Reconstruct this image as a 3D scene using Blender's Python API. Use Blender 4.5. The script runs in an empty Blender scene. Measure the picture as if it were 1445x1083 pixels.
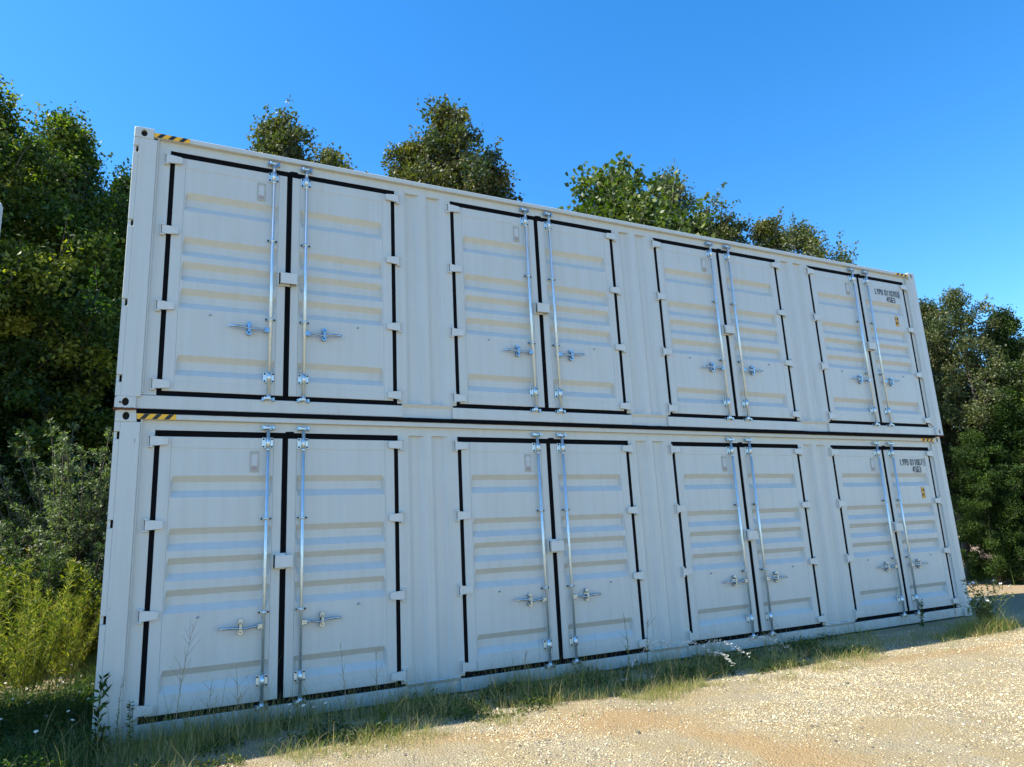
import bpy, math, random
import numpy as np
from mathutils import Vector, Matrix

SC = bpy.context.scene
COL = SC.collection
rad = math.radians

# ------------------------------------------------------------------ camera
cam = bpy.data.cameras.new('camera')
cam_o = bpy.data.objects.new('camera', cam)
COL.objects.link(cam_o)
SC.camera = cam_o
CAM = Vector((0.3164, -7.3615, 1.5126))
_r = Vector((0.89267976, -0.44789278, -0.05014884))
_d = Vector((0.05456233, 0.21785235, -0.97445539))
_f = Vector((0.44737658, 0.86714036, 0.21891046))
M = Matrix.Identity(4)
for i in range(3):
    M[i][0] = _r[i]; M[i][1] = -_d[i]; M[i][2] = -_f[i]; M[i][3] = CAM[i]
cam_o.matrix_world = M
cam.sensor_fit = 'HORIZONTAL'
cam.sensor_width = 36.0
cam.lens = 36.0 * 997.65 / 1445.0
cam.clip_start = 0.05
cam.clip_end = 3000

# ------------------------------------------------------------------ world and sun
SUN_DIR = Vector((0.80, -0.19, -1.0)).normalized()          # the way the light travels
el = math.asin(-SUN_DIR.z)
az = math.atan2(-SUN_DIR.x, -SUN_DIR.y)
world = bpy.data.worlds.new('World')
SC.world = world
world.use_nodes = True
wt = world.node_tree
bg = wt.nodes['Background']
sky = wt.nodes.new('ShaderNodeTexSky')
sky.sky_type = 'NISHITA'
sky.sun_disc = False
sky.sun_elevation = el
sky.sun_rotation = az
sky.altitude = 200
sky.air_density = 1.0
sky.dust_density = 0.25
sky.ozone_density = 3.0
hs = wt.nodes.new('ShaderNodeHueSaturation')
hs.inputs['Saturation'].default_value = 1.34
wt.links.new(sky.outputs[0], hs.inputs['Color'])
wt.links.new(hs.outputs[0], bg.inputs[0])
bg.inputs[1].default_value = 0.15

sun = bpy.data.lights.new('sun', 'SUN')
sun.energy = 4.6
sun.angle = rad(0.5)
sun.color = (1.0, 0.945, 0.81)
sun_o = bpy.data.objects.new('sun', sun)
COL.objects.link(sun_o)
sun_o.rotation_euler = SUN_DIR.to_track_quat('-Z', 'Y').to_euler()
sun_o.location = (-20, 5, 30)

SC.view_settings.view_transform = 'Standard'
SC.view_settings.look = 'None'
SC.view_settings.exposure = 1.10
SC.view_settings.gamma = 1.0
SC.render.engine = 'CYCLES'
SC.cycles.max_bounces = 8
SC.cycles.transparent_max_bounces = 8
SC.cycles.sample_clamp_indirect = 6

# ------------------------------------------------------------------ tagging
def tag(o, label=None, cat=None, group=None, kind=None):
    if label: o['label'] = label
    if cat: o['category'] = cat
    if group: o['group'] = group
    if kind: o['kind'] = kind
    return o

def empty(name, loc=(0, 0, 0), rz=0.0, parent=None):
    o = bpy.data.objects.new(name, None)
    o.empty_display_size = 0.2
    COL.objects.link(o)
    o.location = loc
    o.rotation_euler = (0, 0, rz)
    o.parent = parent
    return o

def children(o):
    return [c for c in bpy.data.objects if c.parent == o]

def copy_tree(o, parent=None, kids=None):
    c = o.copy()
    COL.objects.link(c)
    c.parent = parent
    for ch in (kids[o.name] if kids is not None and o.name in kids else ([] if kids is not None else children(o))):
        copy_tree(ch, c, kids)
    return c

def kid_map():
    km = {}
    for o in bpy.data.objects:
        if o.parent: km.setdefault(o.parent.name, []).append(o)
    return km

# ------------------------------------------------------------------ materials
class NT:
    def __init__(s, name):
        s.m = bpy.data.materials.new(name); s.m.use_nodes = True
        s.t = s.m.node_tree; s.t.nodes.clear()
        s.out = s.n('ShaderNodeOutputMaterial')
    def n(s, t, **kw):
        x = s.t.nodes.new(t)
        for k, v in kw.items(): setattr(x, k, v)
        return x
    def l(s, a, b): s.t.links.new(a, b)
    def coord(s, which='Object', scale=(1, 1, 1)):
        c = s.n('ShaderNodeTexCoord'); mp = s.n('ShaderNodeMapping')
        mp.inputs['Scale'].default_value = scale
        s.l(c.outputs[which], mp.inputs[0]); return mp.outputs[0]
    def noise(s, co, scale=5, detail=4, rough=0.55, dist=0.0):
        x = s.n('ShaderNodeTexNoise'); x.inputs['Scale'].default_value = scale
        x.inputs['Detail'].default_value = detail; x.inputs['Roughness'].default_value = rough
        x.inputs['Distortion'].default_value = dist
        s.l(co, x.inputs['Vector']); return x.outputs[0]
    def ramp(s, f, stops, interp='LINEAR'):
        r = s.n('ShaderNodeValToRGB'); r.color_ramp.interpolation = interp
        e = r.color_ramp.elements
        while len(e) < len(stops): e.new(0.5)
        for i, (p, c) in enumerate(stops):
            e[i].position = p; e[i].color = (c[0], c[1], c[2], 1) if hasattr(c, '__len__') else (c, c, c, 1)
        s.l(f, r.inputs[0]); return r.outputs[0]
    def mix(s, f, a, b, mode='MIX'):
        x = s.n('ShaderNodeMix', data_type='RGBA', blend_type=mode)
        for q, v in ((0, f), (6, a), (7, b)):
            inp = x.inputs[q]
            if hasattr(v, 'links'): s.l(v, inp)
            elif hasattr(v, '__len__'): inp.default_value = (v[0], v[1], v[2], 1)
            else: inp.default_value = v if q == 0 else (v, v, v, 1)
        return x.outputs[2]
    def math(s, op, a, b=None):
        x = s.n('ShaderNodeMath', operation=op)
        for inp, v in ((x.inputs[0], a), (x.inputs[1], b)):
            if v is None: continue
            if hasattr(v, 'links'): s.l(v, inp)
            else: inp.default_value = v
        return x.outputs[0]
    def bump(s, h, strength=0.3, dist=0.01, prev=None):
        b = s.n('ShaderNodeBump'); b.inputs['Strength'].default_value = strength
        b.inputs['Distance'].default_value = dist; s.l(h, b.inputs['Height'])
        if prev: s.l(prev, b.inputs['Normal'])
        return b.outputs[0]
    def bsdf(s, color, rough=0.5, metal=0.0, normal=None, spec=0.5):
        p = s.n('ShaderNodeBsdfPrincipled')
        if hasattr(color, 'links'): s.l(color, p.inputs['Base Color'])
        else: p.inputs['Base Color'].default_value = (*color, 1)
        if hasattr(rough, 'links'): s.l(rough, p.inputs['Roughness'])
        else: p.inputs['Roughness'].default_value = rough
        p.inputs['Metallic'].default_value = metal
        p.inputs['Specular IOR Level'].default_value = spec
        if normal: s.l(normal, p.inputs['Normal'])
        return p.outputs[0]
    def done(s, sh):
        s.l(sh, s.out.inputs[0]); return s.m

def paint_mat(name, base=(0.530, 0.556, 0.535), wavy=1.0, scuffs=False, rust=False):
    m = NT(name)
    co = m.coord('Object')
    geo = m.n('ShaderNodeNewGeometry').outputs['Position']
    streak = m.n('ShaderNodeMapping'); streak.inputs['Scale'].default_value = (9, 9, 0.35)
    m.l(geo, streak.inputs[0])
    st = m.noise(streak.outputs[0], 1.6, 5, 0.6)
    fine = m.noise(geo, 3.2, 4, 0.6)
    c = m.mix(m.ramp(st, [(0.42, 0.0), (0.75, 1.0)]), base, tuple(b * k for b, k in zip(base, (0.93, 0.915, 0.885))))
    c = m.mix(m.ramp(fine, [(0.45, 0.0), (0.8, 0.6)]), c, tuple(b * k for b, k in zip(base, (1.04, 1.04, 1.04))))
    # small grey specks and chips
    sp = m.noise(geo, 38, 3, 0.7)
    c = m.mix(m.ramp(sp, [(0.72, 0.0), (0.78, 0.55)]), c, (0.25, 0.23, 0.20))
    if scuffs:
        sm = m.n('ShaderNodeMapping'); sm.inputs['Scale'].default_value = (16, 16, 4.0)
        m.l(geo, sm.inputs[0])
        sc = m.noise(sm.outputs[0], 1.3, 6, 0.75)
        c = m.mix(m.ramp(sc, [(0.655, 0.0), (0.70, 0.85)]), c, (0.16, 0.16, 0.17))
    if rust:
        rn = m.noise(geo, 14, 5, 0.7)
        c = m.mix(m.ramp(rn, [(0.66, 0.0), (0.75, 0.7)]), c, (0.20, 0.07, 0.03))
    # mud splash near the ground
    sx = m.n('ShaderNodeSeparateXYZ'); m.l(geo, sx.inputs[0])
    low = m.math('MULTIPLY', m.ramp(sx.outputs[2], [(0.0, 1.0), (0.32, 0.0)]), m.ramp(m.noise(geo, 7, 6, 0.75), [(0.35, 0.0), (0.72, 0.8)]))
    c = m.mix(low, c, (0.36, 0.27, 0.18))
    lw = m.n('ShaderNodeMapping'); lw.inputs['Scale'].default_value = (1.3, 1.3, 0.8)
    m.l(geo, lw.inputs[0])
    b1 = m.bump(m.noise(lw.outputs[0], 1.6, 2, 0.4), 0.5 * wavy, 0.02)
    b2 = m.bump(m.noise(geo, 220, 2, 0.5), 0.06, 0.002, b1)
    rg = m.ramp(m.noise(geo, 6, 4, 0.6), [(0.3, 0.33), (0.7, 0.50)])
    return m.done(m.bsdf(c, rg, 0, b2, 0.5))

def simple(name, col, rough=0.6, metal=0.0, var=0.15, scale=20, bump=0.1, spec=0.5):
    m = NT(name)
    geo = m.n('ShaderNodeNewGeometry').outputs['Position']
    n = m.noise(geo, scale, 4, 0.6)
    c = m.mix(n, tuple(v * (1 - var) for v in col), tuple(min(1, v * (1 + var)) for v in col))
    return m.done(m.bsdf(c, rough, metal, m.bump(n, bump, 0.003), spec))

MAT = {}
MAT['paint'] = paint_mat('container_paint')
MAT['paint_post'] = paint_mat('container_paint_scuffed', scuffs=True, wavy=0.5)
MAT['paint_cast'] = paint_mat('casting_paint', scuffs=False, rust=True, wavy=0.3)
MAT['hinge'] = paint_mat('hinge_paint', base=(0.570, 0.595, 0.575), wavy=0.2)
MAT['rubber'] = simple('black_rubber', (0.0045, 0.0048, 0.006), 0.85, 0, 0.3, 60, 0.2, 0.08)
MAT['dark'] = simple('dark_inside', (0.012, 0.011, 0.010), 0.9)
MAT['zinc'] = simple('zinc_plated_steel', (0.66, 0.75, 0.77), 0.36, 0.75, 0.2, 30, 0.1)
MAT['zinc_dark'] = simple('dull_zinc', (0.38, 0.46, 0.52), 0.24, 1.0, 0.6, 60, 0.2)
MAT['bolt'] = simple('dark_bolt', (0.05, 0.055, 0.06), 0.5, 0.6)
MAT['plate'] = simple('plate_frame', (0.42, 0.42, 0.36), 0.5)
MAT['paper'] = simple('plate_paper', (0.50, 0.53, 0.54), 0.6)
MAT['plate_text'] = simple('plate_print', (0.36, 0.30, 0.28), 0.6)
MAT['ink'] = simple('black_lettering', (0.015, 0.016, 0.02), 0.5)
MAT['yellow'] = simple('yellow_film', (0.88, 0.46, 0.02), 0.45)
MAT['black_film'] = simple('black_film', (0.012, 0.012, 0.013), 0.45)
MAT['rust'] = simple('rust', (0.13, 0.045, 0.022), 0.9, 0, 0.6, 60, 0.5)
MAT['bark'] = simple('bark', (0.11, 0.09, 0.07), 0.9, 0, 0.4, 12, 0.8)
MAT['bark_pale'] = simple('pale_bark', (0.30, 0.27, 0.23), 0.9, 0, 0.3, 12, 0.6)
MAT['stem'] = simple('plant_stem', (0.11, 0.13, 0.05), 0.7)
MAT['dry_stem'] = simple('dry_stem', (0.30, 0.23, 0.14), 0.8)
MAT['petal'] = simple('white_petals', (0.78, 0.77, 0.72), 0.7)

def leaf_mat(name, gloss=0.35, trans=0.40, rough=0.52, tint=(1, 1, 1), gain=1.0):
    """Leaf colour comes from the mesh colour attribute (one colour per leaf)."""
    m = NT(name)
    a = m.n('ShaderNodeAttribute'); a.attribute_name = 'Col'
    inf = m.n('ShaderNodeObjectInfo')
    var = m.ramp(inf.outputs['Random'], [(0.0, (0.85, 0.95, 0.95)), (0.5, (1.0, 1.0, 1.0)), (1.0, (1.12, 1.0, 0.85))])
    c = m.mix(1.0, a.outputs['Color'], tuple(t * gain for t in tint), 'MULTIPLY')
    c = m.mix(1.0, c, var, 'MULTIPLY')
    p = m.bsdf(c, rough, 0, None, gloss)
    tr = m.n('ShaderNodeBsdfTranslucent')
    tc = m.mix(1.0, c, (1.25, 1.55, 0.35), 'MULTIPLY')
    m.l(tc, tr.inputs['Color'])
    mx = m.n('ShaderNodeMixShader'); mx.inputs[0].default_value = trans
    m.l(p, mx.inputs[1]); m.l(tr.outputs[0], mx.inputs[2])
    return m.done(mx.outputs[0])

MAT['leaf'] = leaf_mat('leaves')
MAT['leaf_glossy'] = leaf_mat('glossy_leaves', gloss=0.42, trans=0.30, rough=0.50)
MAT['leaf_matt'] = leaf_mat('soft_leaves', gloss=0.25, trans=0.4, rough=0.6)
MAT['grass'] = leaf_mat('grass_blades', gloss=0.3, trans=0.35, rough=0.55)

MAT['feathery'] = leaf_mat('feathery_leaves', gloss=0.2, trans=0.38, rough=0.6, gain=1.0)

# ------------------------------------------------------------------ mesh builder
class MB:
    def __init__(s): s.v = []; s.f = []; s.mi = []; s.sm = []; s.cur = 0
    def add(s, vs, fs, smooth=False):
        b = len(s.v); s.v += [tuple(v) for v in vs]
        for f in fs:
            s.f.append(tuple(b + i for i in f)); s.mi.append(s.cur); s.sm.append(smooth)
        return s
    def box(s, x0, x1, y0, y1, z0, z1, c=0.0):
        """box with its front (low y) edges chamfered by c"""
        if c <= 0:
            vs = [(x, y, z) for x in (x0, x1) for y in (y0, y1) for z in (z0, z1)]
            fs = [(0, 1, 3, 2), (4, 6, 7, 5), (0, 4, 5, 1), (2, 3, 7, 6), (0, 2, 6, 4), (1, 5, 7, 3)]
            return s.add(vs, fs)
        vs = [(x0, y1, z0), (x1, y1, z0), (x1, y1, z1), (x0, y1, z1),
              (x0, y0 + c, z0), (x1, y0 + c, z0), (x1, y0 + c, z1), (x0, y0 + c, z1),
              (x0 + c, y0, z0 + c), (x1 - c, y0, z0 + c), (x1 - c, y0, z1 - c), (x0 + c, y0, z1 - c)]
        fs = [(0, 3, 2, 1), (8, 9, 10, 11)]
        for i in range(4):
            j = (i + 1) % 4
            fs.append((i, j, 4 + j, 4 + i)); fs.append((4 + i, 4 + j, 8 + j, 8 + i))
        return s.add(vs, fs)
    def prism(s, poly, y0, y1):
        """poly = [(x,z)] seen from the front, extruded in y"""
        n = len(poly)
        vs = [(x, y0, z) for x, z in poly] + [(x, y1, z) for x, z in poly]
        fs = [tuple(range(n)), tuple(range(2 * n - 1, n - 1, -1))]
        for i in range(n):
            j = (i + 1) % n; fs.append((i, n + i, n + j, j))
        return s.add(vs, fs)
    def prism_x(s, poly, x0, x1):
        n = len(poly)
        vs = [(x0, y, z) for y, z in poly] + [(x1, y, z) for y, z in poly]
        fs = [tuple(range(n)), tuple(range(2 * n - 1, n - 1, -1))]
        for i in range(n):
            j = (i + 1) % n; fs.append((i, n + i, n + j, j))
        return s.add(vs, fs)
    def tube(s, pts, rs, n=10, cap=True):
        pts = [Vector(p) for p in pts]
        if not hasattr(rs, '__len__'): rs = [rs] * len(pts)
        b = len(s.v); up = None
        for i, p in enumerate(pts):
            d = (pts[min(i + 1, len(pts) - 1)] - pts[max(i - 1, 0)])
            if d.length < 1e-9: d = Vector((0, 0, 1))
            d.normalize()
            if up is None or abs(up.dot(d)) > 0.98:
                up = Vector((1, 0, 0)) if abs(d.x) < 0.9 else Vector((0, 1, 0))
            a = d.cross(up).normalized(); up = a.cross(d).normalized()
            for k in range(n):
                t = 2 * math.pi * k / n
                s.v.append(tuple(p + (a * math.cos(t) + up * math.sin(t)) * rs[i]))
        for i in range(len(pts) - 1):
            for k in range(n):
                k2 = (k + 1) % n
                s.f.append((b + i * n + k, b + i * n + k2, b + (i + 1) * n + k2, b + (i + 1) * n + k)); s.mi.append(s.cur); s.sm.append(True)
        if cap:
            s.f.append(tuple(b + k for k in range(n - 1, -1, -1))); s.mi.append(s.cur); s.sm.append(False)
            e = b + (len(pts) - 1) * n
            s.f.append(tuple(e + k for k in range(n))); s.mi.append(s.cur); s.sm.append(False)
        return s
    def mesh(s, name, mats, fix=True):
        me = bpy.data.meshes.new(name)
        me.from_pydata(s.v, [], s.f)
        for m in (mats if isinstance(mats, (list, tuple)) else [mats]): me.materials.append(m)
        me.polygons.foreach_set('material_index', s.mi)
        me.polygons.foreach_set('use_smooth', s.sm)
        if fix:
            import bmesh
            bm = bmesh.new(); bm.from_mesh(me)
            bmesh.ops.recalc_face_normals(bm, faces=bm.faces)
            bm.to_mesh(me); bm.free()
        me.update()
        return me
    def build(s, name, mats, parent=None, loc=(0, 0, 0), fix=True):
        o = bpy.data.objects.new(name, s.mesh(name, mats, fix))
        COL.objects.link(o); o.parent = parent; o.location = loc
        return o

def place(name, me, parent, loc=(0, 0, 0)):
    o = bpy.data.objects.new(name, me)
    COL.objects.link(o); o.parent = parent; o.location = loc
    return o

# ------------------------------------------------------------------ shipping container
L, Wd, H = 12.192, 2.438, 2.896
BAYS = [1.522 + 3.067 * i for i in range(4)]
HB = 1.184                       # half a doorway with its rubber seal
DZ0, DZ1 = 0.140, 2.713          # doorway
GZ = [2.283, 1.795, 1.526, 1.243, 0.557]     # tops of the pressed grooves
WY, LY = 0.050, 0.047            # wall face, door leaf face

def stroke(mb, pts, w, y0, y1, ox, oz, sx, sz):
    for (a, b) in zip(pts[:-1], pts[1:]):
        ax, az_ = ox + a[0] * sx, oz + a[1] * sz; bx, bz = ox + b[0] * sx, oz + b[1] * sz
        dx, dz = bx - ax, bz - az_; l = math.hypot(dx, dz)
        ux, uz = dx / l * w / 2, dz / l * w / 2
        mb.prism([(ax - ux + uz, az_ - uz - ux), (bx + ux + uz, bz + uz - ux), (bx + ux - uz, bz + uz + ux), (ax - ux - uz, az_ - uz + ux)], y0, y1)
GLY = {
 'L': [[(0, 1), (0, 0), (1, 0)]], 'Y': [[(0, 1), (.5, .5), (1, 1)], [(.5, .5), (.5, 0)]],
 'P': [[(0, 0), (0, 1), (.8, 1), (1, .85), (1, .6), (.8, .48), (0, .48)]],
 'U': [[(0, 1), (0, .15), (.2, 0), (.8, 0), (1, .15), (1, 1)]],
 '0': [[(0, .15), (0, .85), (.2, 1), (.8, 1), (1, .85), (1, .15), (.8, 0), (.2, 0), (0, .15)]],
 '1': [[(.2, .82), (.55, 1), (.55, 0)]],
 '7': [[(0, 1), (1, 1), (.4, 0)]],
 '6': [[(1, .85), (.8, 1), (.2, 1), (0, .85), (0, .15), (.2, 0), (.8, 0), (1, .15), (1, .42), (.8, .56), (0, .5)]],
 '4': [[(.7, 0), (.7, 1), (0, .3), (1, .3)]],
 '5': [[(1, 1), (0, 1), (0, .56), (.8, .56), (1, .42), (1, .15), (.8, 0), (0, .05)]],
 'G': [[(1, .85), (.8, 1), (.2, 1), (0, .85), (0, .15), (.2, 0), (.8, 0), (1, .15), (1, .48), (.55, .48)]],
 '3': [[(0, .92), (.2, 1), (.8, 1), (1, .85), (1, .65), (.8, .52), (.35, .52)], [(.8, .52), (1, .4), (1, .15), (.8, 0), (.2, 0), (0, .08)]],
 '9': [[(0, .1), (.8, 0), (1, .15), (1, .85), (.8, 1), (.2, 1), (0, .85), (0, .6), (.2, .46), (1, .5)]],
 '2': [[(0, .85), (.2, 1), (.8, 1), (1, .8), (0, 0), (1, 0)]],
 '.': [[(.4, 0), (.4, .1)]], "'": [[(.4, 1), (.4, .75)]], 'M': [[(0, 0), (0, 1), (.5, .4), (1, 1), (1, 0)]],
}
def text_mesh(name, rows, mat):
    """rows = [(text, x, z, glyph width, height, pitch, stroke)]"""
    mb = MB(); k = 0
    for (t, x, z, gw, gh, pitch, sw) in rows:
        for i, ch in enumerate(t):
            if ch == ' ': continue
            for p in GLY[ch]:
                for a, b in zip(p[:-1], p[1:]):
                    k += 1; e = (k % 7) * 0.00012
                    stroke(mb, [a, b], sw, -0.0022 - e, 0.0, x + i * pitch, z, gw, gh)
    return mb

def leaf_panel(side):
    """pressed sheet of one door leaf; side -1 left leaf, +1 right leaf; x measured from the doorway centre"""
    xa, xb = 0.028, 1.139
    s0, s1 = 0.112, 1.038            # seams of the sheet
    zb, zt = 0.193, 2.654
    p0, p1 = 0.293, 2.545
    mb = MB()
    X = lambda a: side * a
    def bx(a, b, y0, y1, z0, z1, c):
        mb.box(min(X(a), X(b)), max(X(a), X(b)), y0, y1, z0, z1, c)
    bx(xa, s0, LY, .085, zb, zt, .004); bx(s1, xb, LY, .085, zb, zt, .004)
    bx(s0, s1, LY, .085, p1, zt, .003); bx(s0, s1, LY, .085, zb, p0, .003)
    y = LY + 0.004; D = 0.047
    prof = [(p1, 0)]
    for g in GZ: prof += [(g, 0), (g - .003, .04), (g - .056, .97), (g - .059, 1), (g - .137, 1), (g - .140, .97), (g - .203, .04), (g - .206, 0)]
    prof += [(p0, 0)]
    cols = [s0 + .001, s0 + .005, s0 + .024, s1 - .026, s1 - .007, s1 - .001]
    cd = [0, 0, 1, 1, 0, 0]
    vs = []; 
    for z, d in prof:
        for c_, k in zip(cols, cd): vs.append((X(c_), y + D * d * k, z))
    n = len(cols); fs = []
    for i in range(len(prof) - 1):
        for j in range(n - 1): fs.append((i * n + j, i * n + j + 1, (i + 1) * n + j + 1, (i + 1) * n + j))
    mb.add(vs, fs)
    return mb

def gasket(side):
    mb = MB(); X = lambda a: side * a; rn = random.Random(5 + side)
    def bx(a, b, z0, z1, y0=.052, y1=.085):
        x0, x1 = min(X(a), X(b)), max(X(a), X(b)); vert = (z1 - z0) > (x1 - x0)
        n = max(2, int(max(z1 - z0, x1 - x0) / .06)); vs = []; fs = []
        for i in range(n + 1):                         # slightly uneven lip along its length
            t = i / n; w = rn.uniform(-.0016, .0016); w2 = rn.uniform(-.0016, .0016); q = rn.uniform(0, .0015)
            if vert:
                z = z0 + (z1 - z0) * t; vs += [(x0 + w, y0 + .004, z), (x0 + .005 + w, y0 - q, z), (x1 - .005 + w2, y0 - q, z), (x1 + w2, y0 + .004, z)]
            else:
                x = x0 + (x1 - x0) * t; vs += [(x, y0 + .004, z0 + w), (x, y0 - q, z0 + .005 + w), (x, y0 - q, z1 - .005 + w2), (x, y0 + .004, z1 + w2)]
        for i in range(n):
            for k in range(3): fs.append((4 * i + k, 4 * i + k + 1, 4 * i + 5 + k, 4 * i + 4 + k))
        mb.add(vs, fs)
        mb.box(x0, x1, y0 + .0045, y1, z0, z1)
    bx(1.139, HB, DZ0, DZ1)                                   # hinge side
    bx(0, 1.139, 2.654, DZ1, .0524); bx(0, 1.139, DZ0, .193, .0524)   # top and bottom
    bx(0, .028, .193, 2.654, .0528)                            # meeting edge
    if side < 0: mb.box(-.045, .0, .0515, .085, 2.60, 2.660, .003)
    else:
        bx(.0, .085, 2.660, 2.729, .0492, .085); mb.box(-.032, .0, .0519, .08, 1.55, 1.66, .002)
    return mb

def hinge(side):
    mb = MB(); X = lambda a: side * a
    def bx(a, b, y0, y1, z0, z1, c): mb.box(min(X(a), X(b)), max(X(a), X(b)), y0, y1, z0, z1, c)
    bx(1.196, 1.236, .012, WY, -.060, -.046, .003); bx(1.196, 1.236, .012, WY, .046, .060, .003)    # ears
    bx(1.228, 1.238, .030, WY + .001, -.062, .062, .002)
    # knuckle and tapering blade
    bl = [(X(1.222), -.043), (X(1.222), .043), (X(1.17), .043), (X(1.08), .034), (X(1.072), .026), (X(1.072), -.026), (X(1.08), -.034), (X(1.17), -.043)]
    if side > 0: bl = bl[::-1]
    mb.prism(bl, .014, .030)
    bx(1.186, 1.222, .0165, .044, -.042, .042, .004)
    bx(1.075, 1.135, .030, LY + .002, -.030, .030, .0)
    mb.tube([(X(1.209), .026, -.064), (X(1.209), .026, .064)], .011, 8)
    return mb

def rod():
    mb = MB()
    mb.tube([(0, .006, .175), (0, .006, 2.735)], .0165, 14)
    for z in (.40, 2.535): mb.tube([(0, .006, z - .012), (0, .006, z + .012)], .0205, 14)
    # cam heads at both ends
    for z, s in ((.150, 1), (2.752, -1)):
        mb.tube([(0, .006, z - .012), (0, .006, z + .030 if s > 0 else z + .012)], .021, 12)
        mb.box(-.045, .020, -.012, .022, z - .010, z + .008, .003)
        mb.box(-.045, -.028, -.020, .030, z - .014, z + .014, .003)
    return mb

def keeper():
    mb = MB()
    mb.box(-.062, .062, .036, WY + .001, -.022, .022, .003)
    mb.box(-.060, -.040, .000, .040, -.020, .020, .003); mb.box(.036, .060, .000, .040, -.020, .020, .003)
    mb.tube([(.048, -.006, .0), (.048, .012, .0)], .012, 8)
    return mb

def big_bracket():
    mb = MB()
    mb.box(-.052, .052, .036, LY + .001, -.055, .055, .003)
    mb.box(-.028, .028, .024, .0365, -.052, .052, .003)
    mb.cur = 1
    for x in (-.040, .040):
        for z in (-.038, .038): mb.tube([(x, .0362, z), (x, .026, z)], .010, 6)
    for z in (-.034, .034): mb.tube([(.006, -.0115, z), (.006, -.015, z)], .006, 6)
    mb.cur = 0
    mb.tube([(0, .006, -.050), (0, .006, .050)], .0215, 14)
    return mb

def guide():
    mb = MB()
    mb.box(-.048, .048, .034, LY + .001, -.013, .013, .002)
    mb.tube([(0, .006, -.012), (0, .006, .012)], .0225, 12)
    mb.box(-.0225, .0225, .006, .036, -.012, .012, .002)
    mb.cur = 1
    for x in (-.040, .040): mb.tube([(x, .0345, 0), (x, .020, 0)], .011, 6)
    return mb

def handle(side):
    """lever pivoted on the lock rod, pointing away from the meeting edge"""
    mb = MB(); s = side
    def bx(a, b, y0, y1, z0, z1, c): mb.box(min(s * a, s * b), max(s * a, s * b), y0, y1, z0, z1, c)
    bx(.008, .062, -.014, .022, -.024, .026, .004)
    mb.tube([(s * .044, -.020, .002), (s * .044, .024, .002)], .009, 8)
    P = [(.05, -.006, .004), (.09, -.010, .008), (.13, -.014, .003), (.17, -.012, -.004), (.21, -.008, .004), (.25, -.008, .014), (.30, -.008, .017), (.385, -.006, .022)]
    mb.tube([(s * a, b, c) for a, b, c in P], [.012, .010, .0115, .0105, .011, .012, .0125, .011], 10)
    mb.box(min(s * .29, s * .392), max(s * .29, s * .392), -.016, .003, .008, .032, .004)
    return mb

def catch(side):
    mb = MB(); s = side
    mb.box(-.022, .022, .034, LY + .001, -.055, .060, .003)
    for z, r in ((.046, .024), (-.046, .026)):
        mb.tube([(0, .004, z), (0, .036, z)], r, 12)
    mb.box(-.012, .012, -.018, .036, .020, .046, .003)
    mb.box(-.012, .012, -.018, -.010, -.046, .040, .002)
    mb.cur = 1
    mb.tube([(0, .0035, -.045), (0, -.001, -.045)], .008, 8)
    return mb

def lockbox():
    mb = MB()
    mb.box(-.112, .02, .022, .036, -.070, .082, .002)       # bracket on the other leaf, seen as a thin frame
    mb.box(-.104, -.098, .000, .024, -.066, .078, .001)
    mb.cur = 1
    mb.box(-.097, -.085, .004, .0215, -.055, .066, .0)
    mb.cur = 0
    mb.box(-.083, .083, -.030, -.024, -.056, .060, .0015)
    mb.box(-.083, .083, -.0235, .0215, .054, .060, 0)
    mb.box(.077, .083, -.0235, LY, -.056, .0535, 0)
    mb.box(-.083, -.079, -.0235, .018, -.050, .0535, 0)
    mb.tube([(.083, -.005, -.03), (.100, -.005, -.03)], .010, 8)
    return mb

def plate():
    mb = MB()
    mb.box(-.040, .040, .042, LY - .0005, -.103, .103, .002)
    mb.cur = 1
    mb.box(-.027, .027, .0408, .0425, -.040, .072, .0)
    mb.cur = 2
    mb.box(-.027, .027, .0406, .0425, -.084, -.044, .0)
    for x, z in ((-.025, .087), (.025, .087), (0, -.095)): mb.tube([(x, .0425, z), (x, .0395, z)], .005, 6)
    return mb

def knob():
    mb = MB()
    mb.tube([(0, .0515, 0), (0.004, .040, .004)], [.010, .007], 8)
    mb.tube([(-.012, .040, -.006), (.014, .038, .006)], [.004, .006], 6)
    return mb

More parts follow.
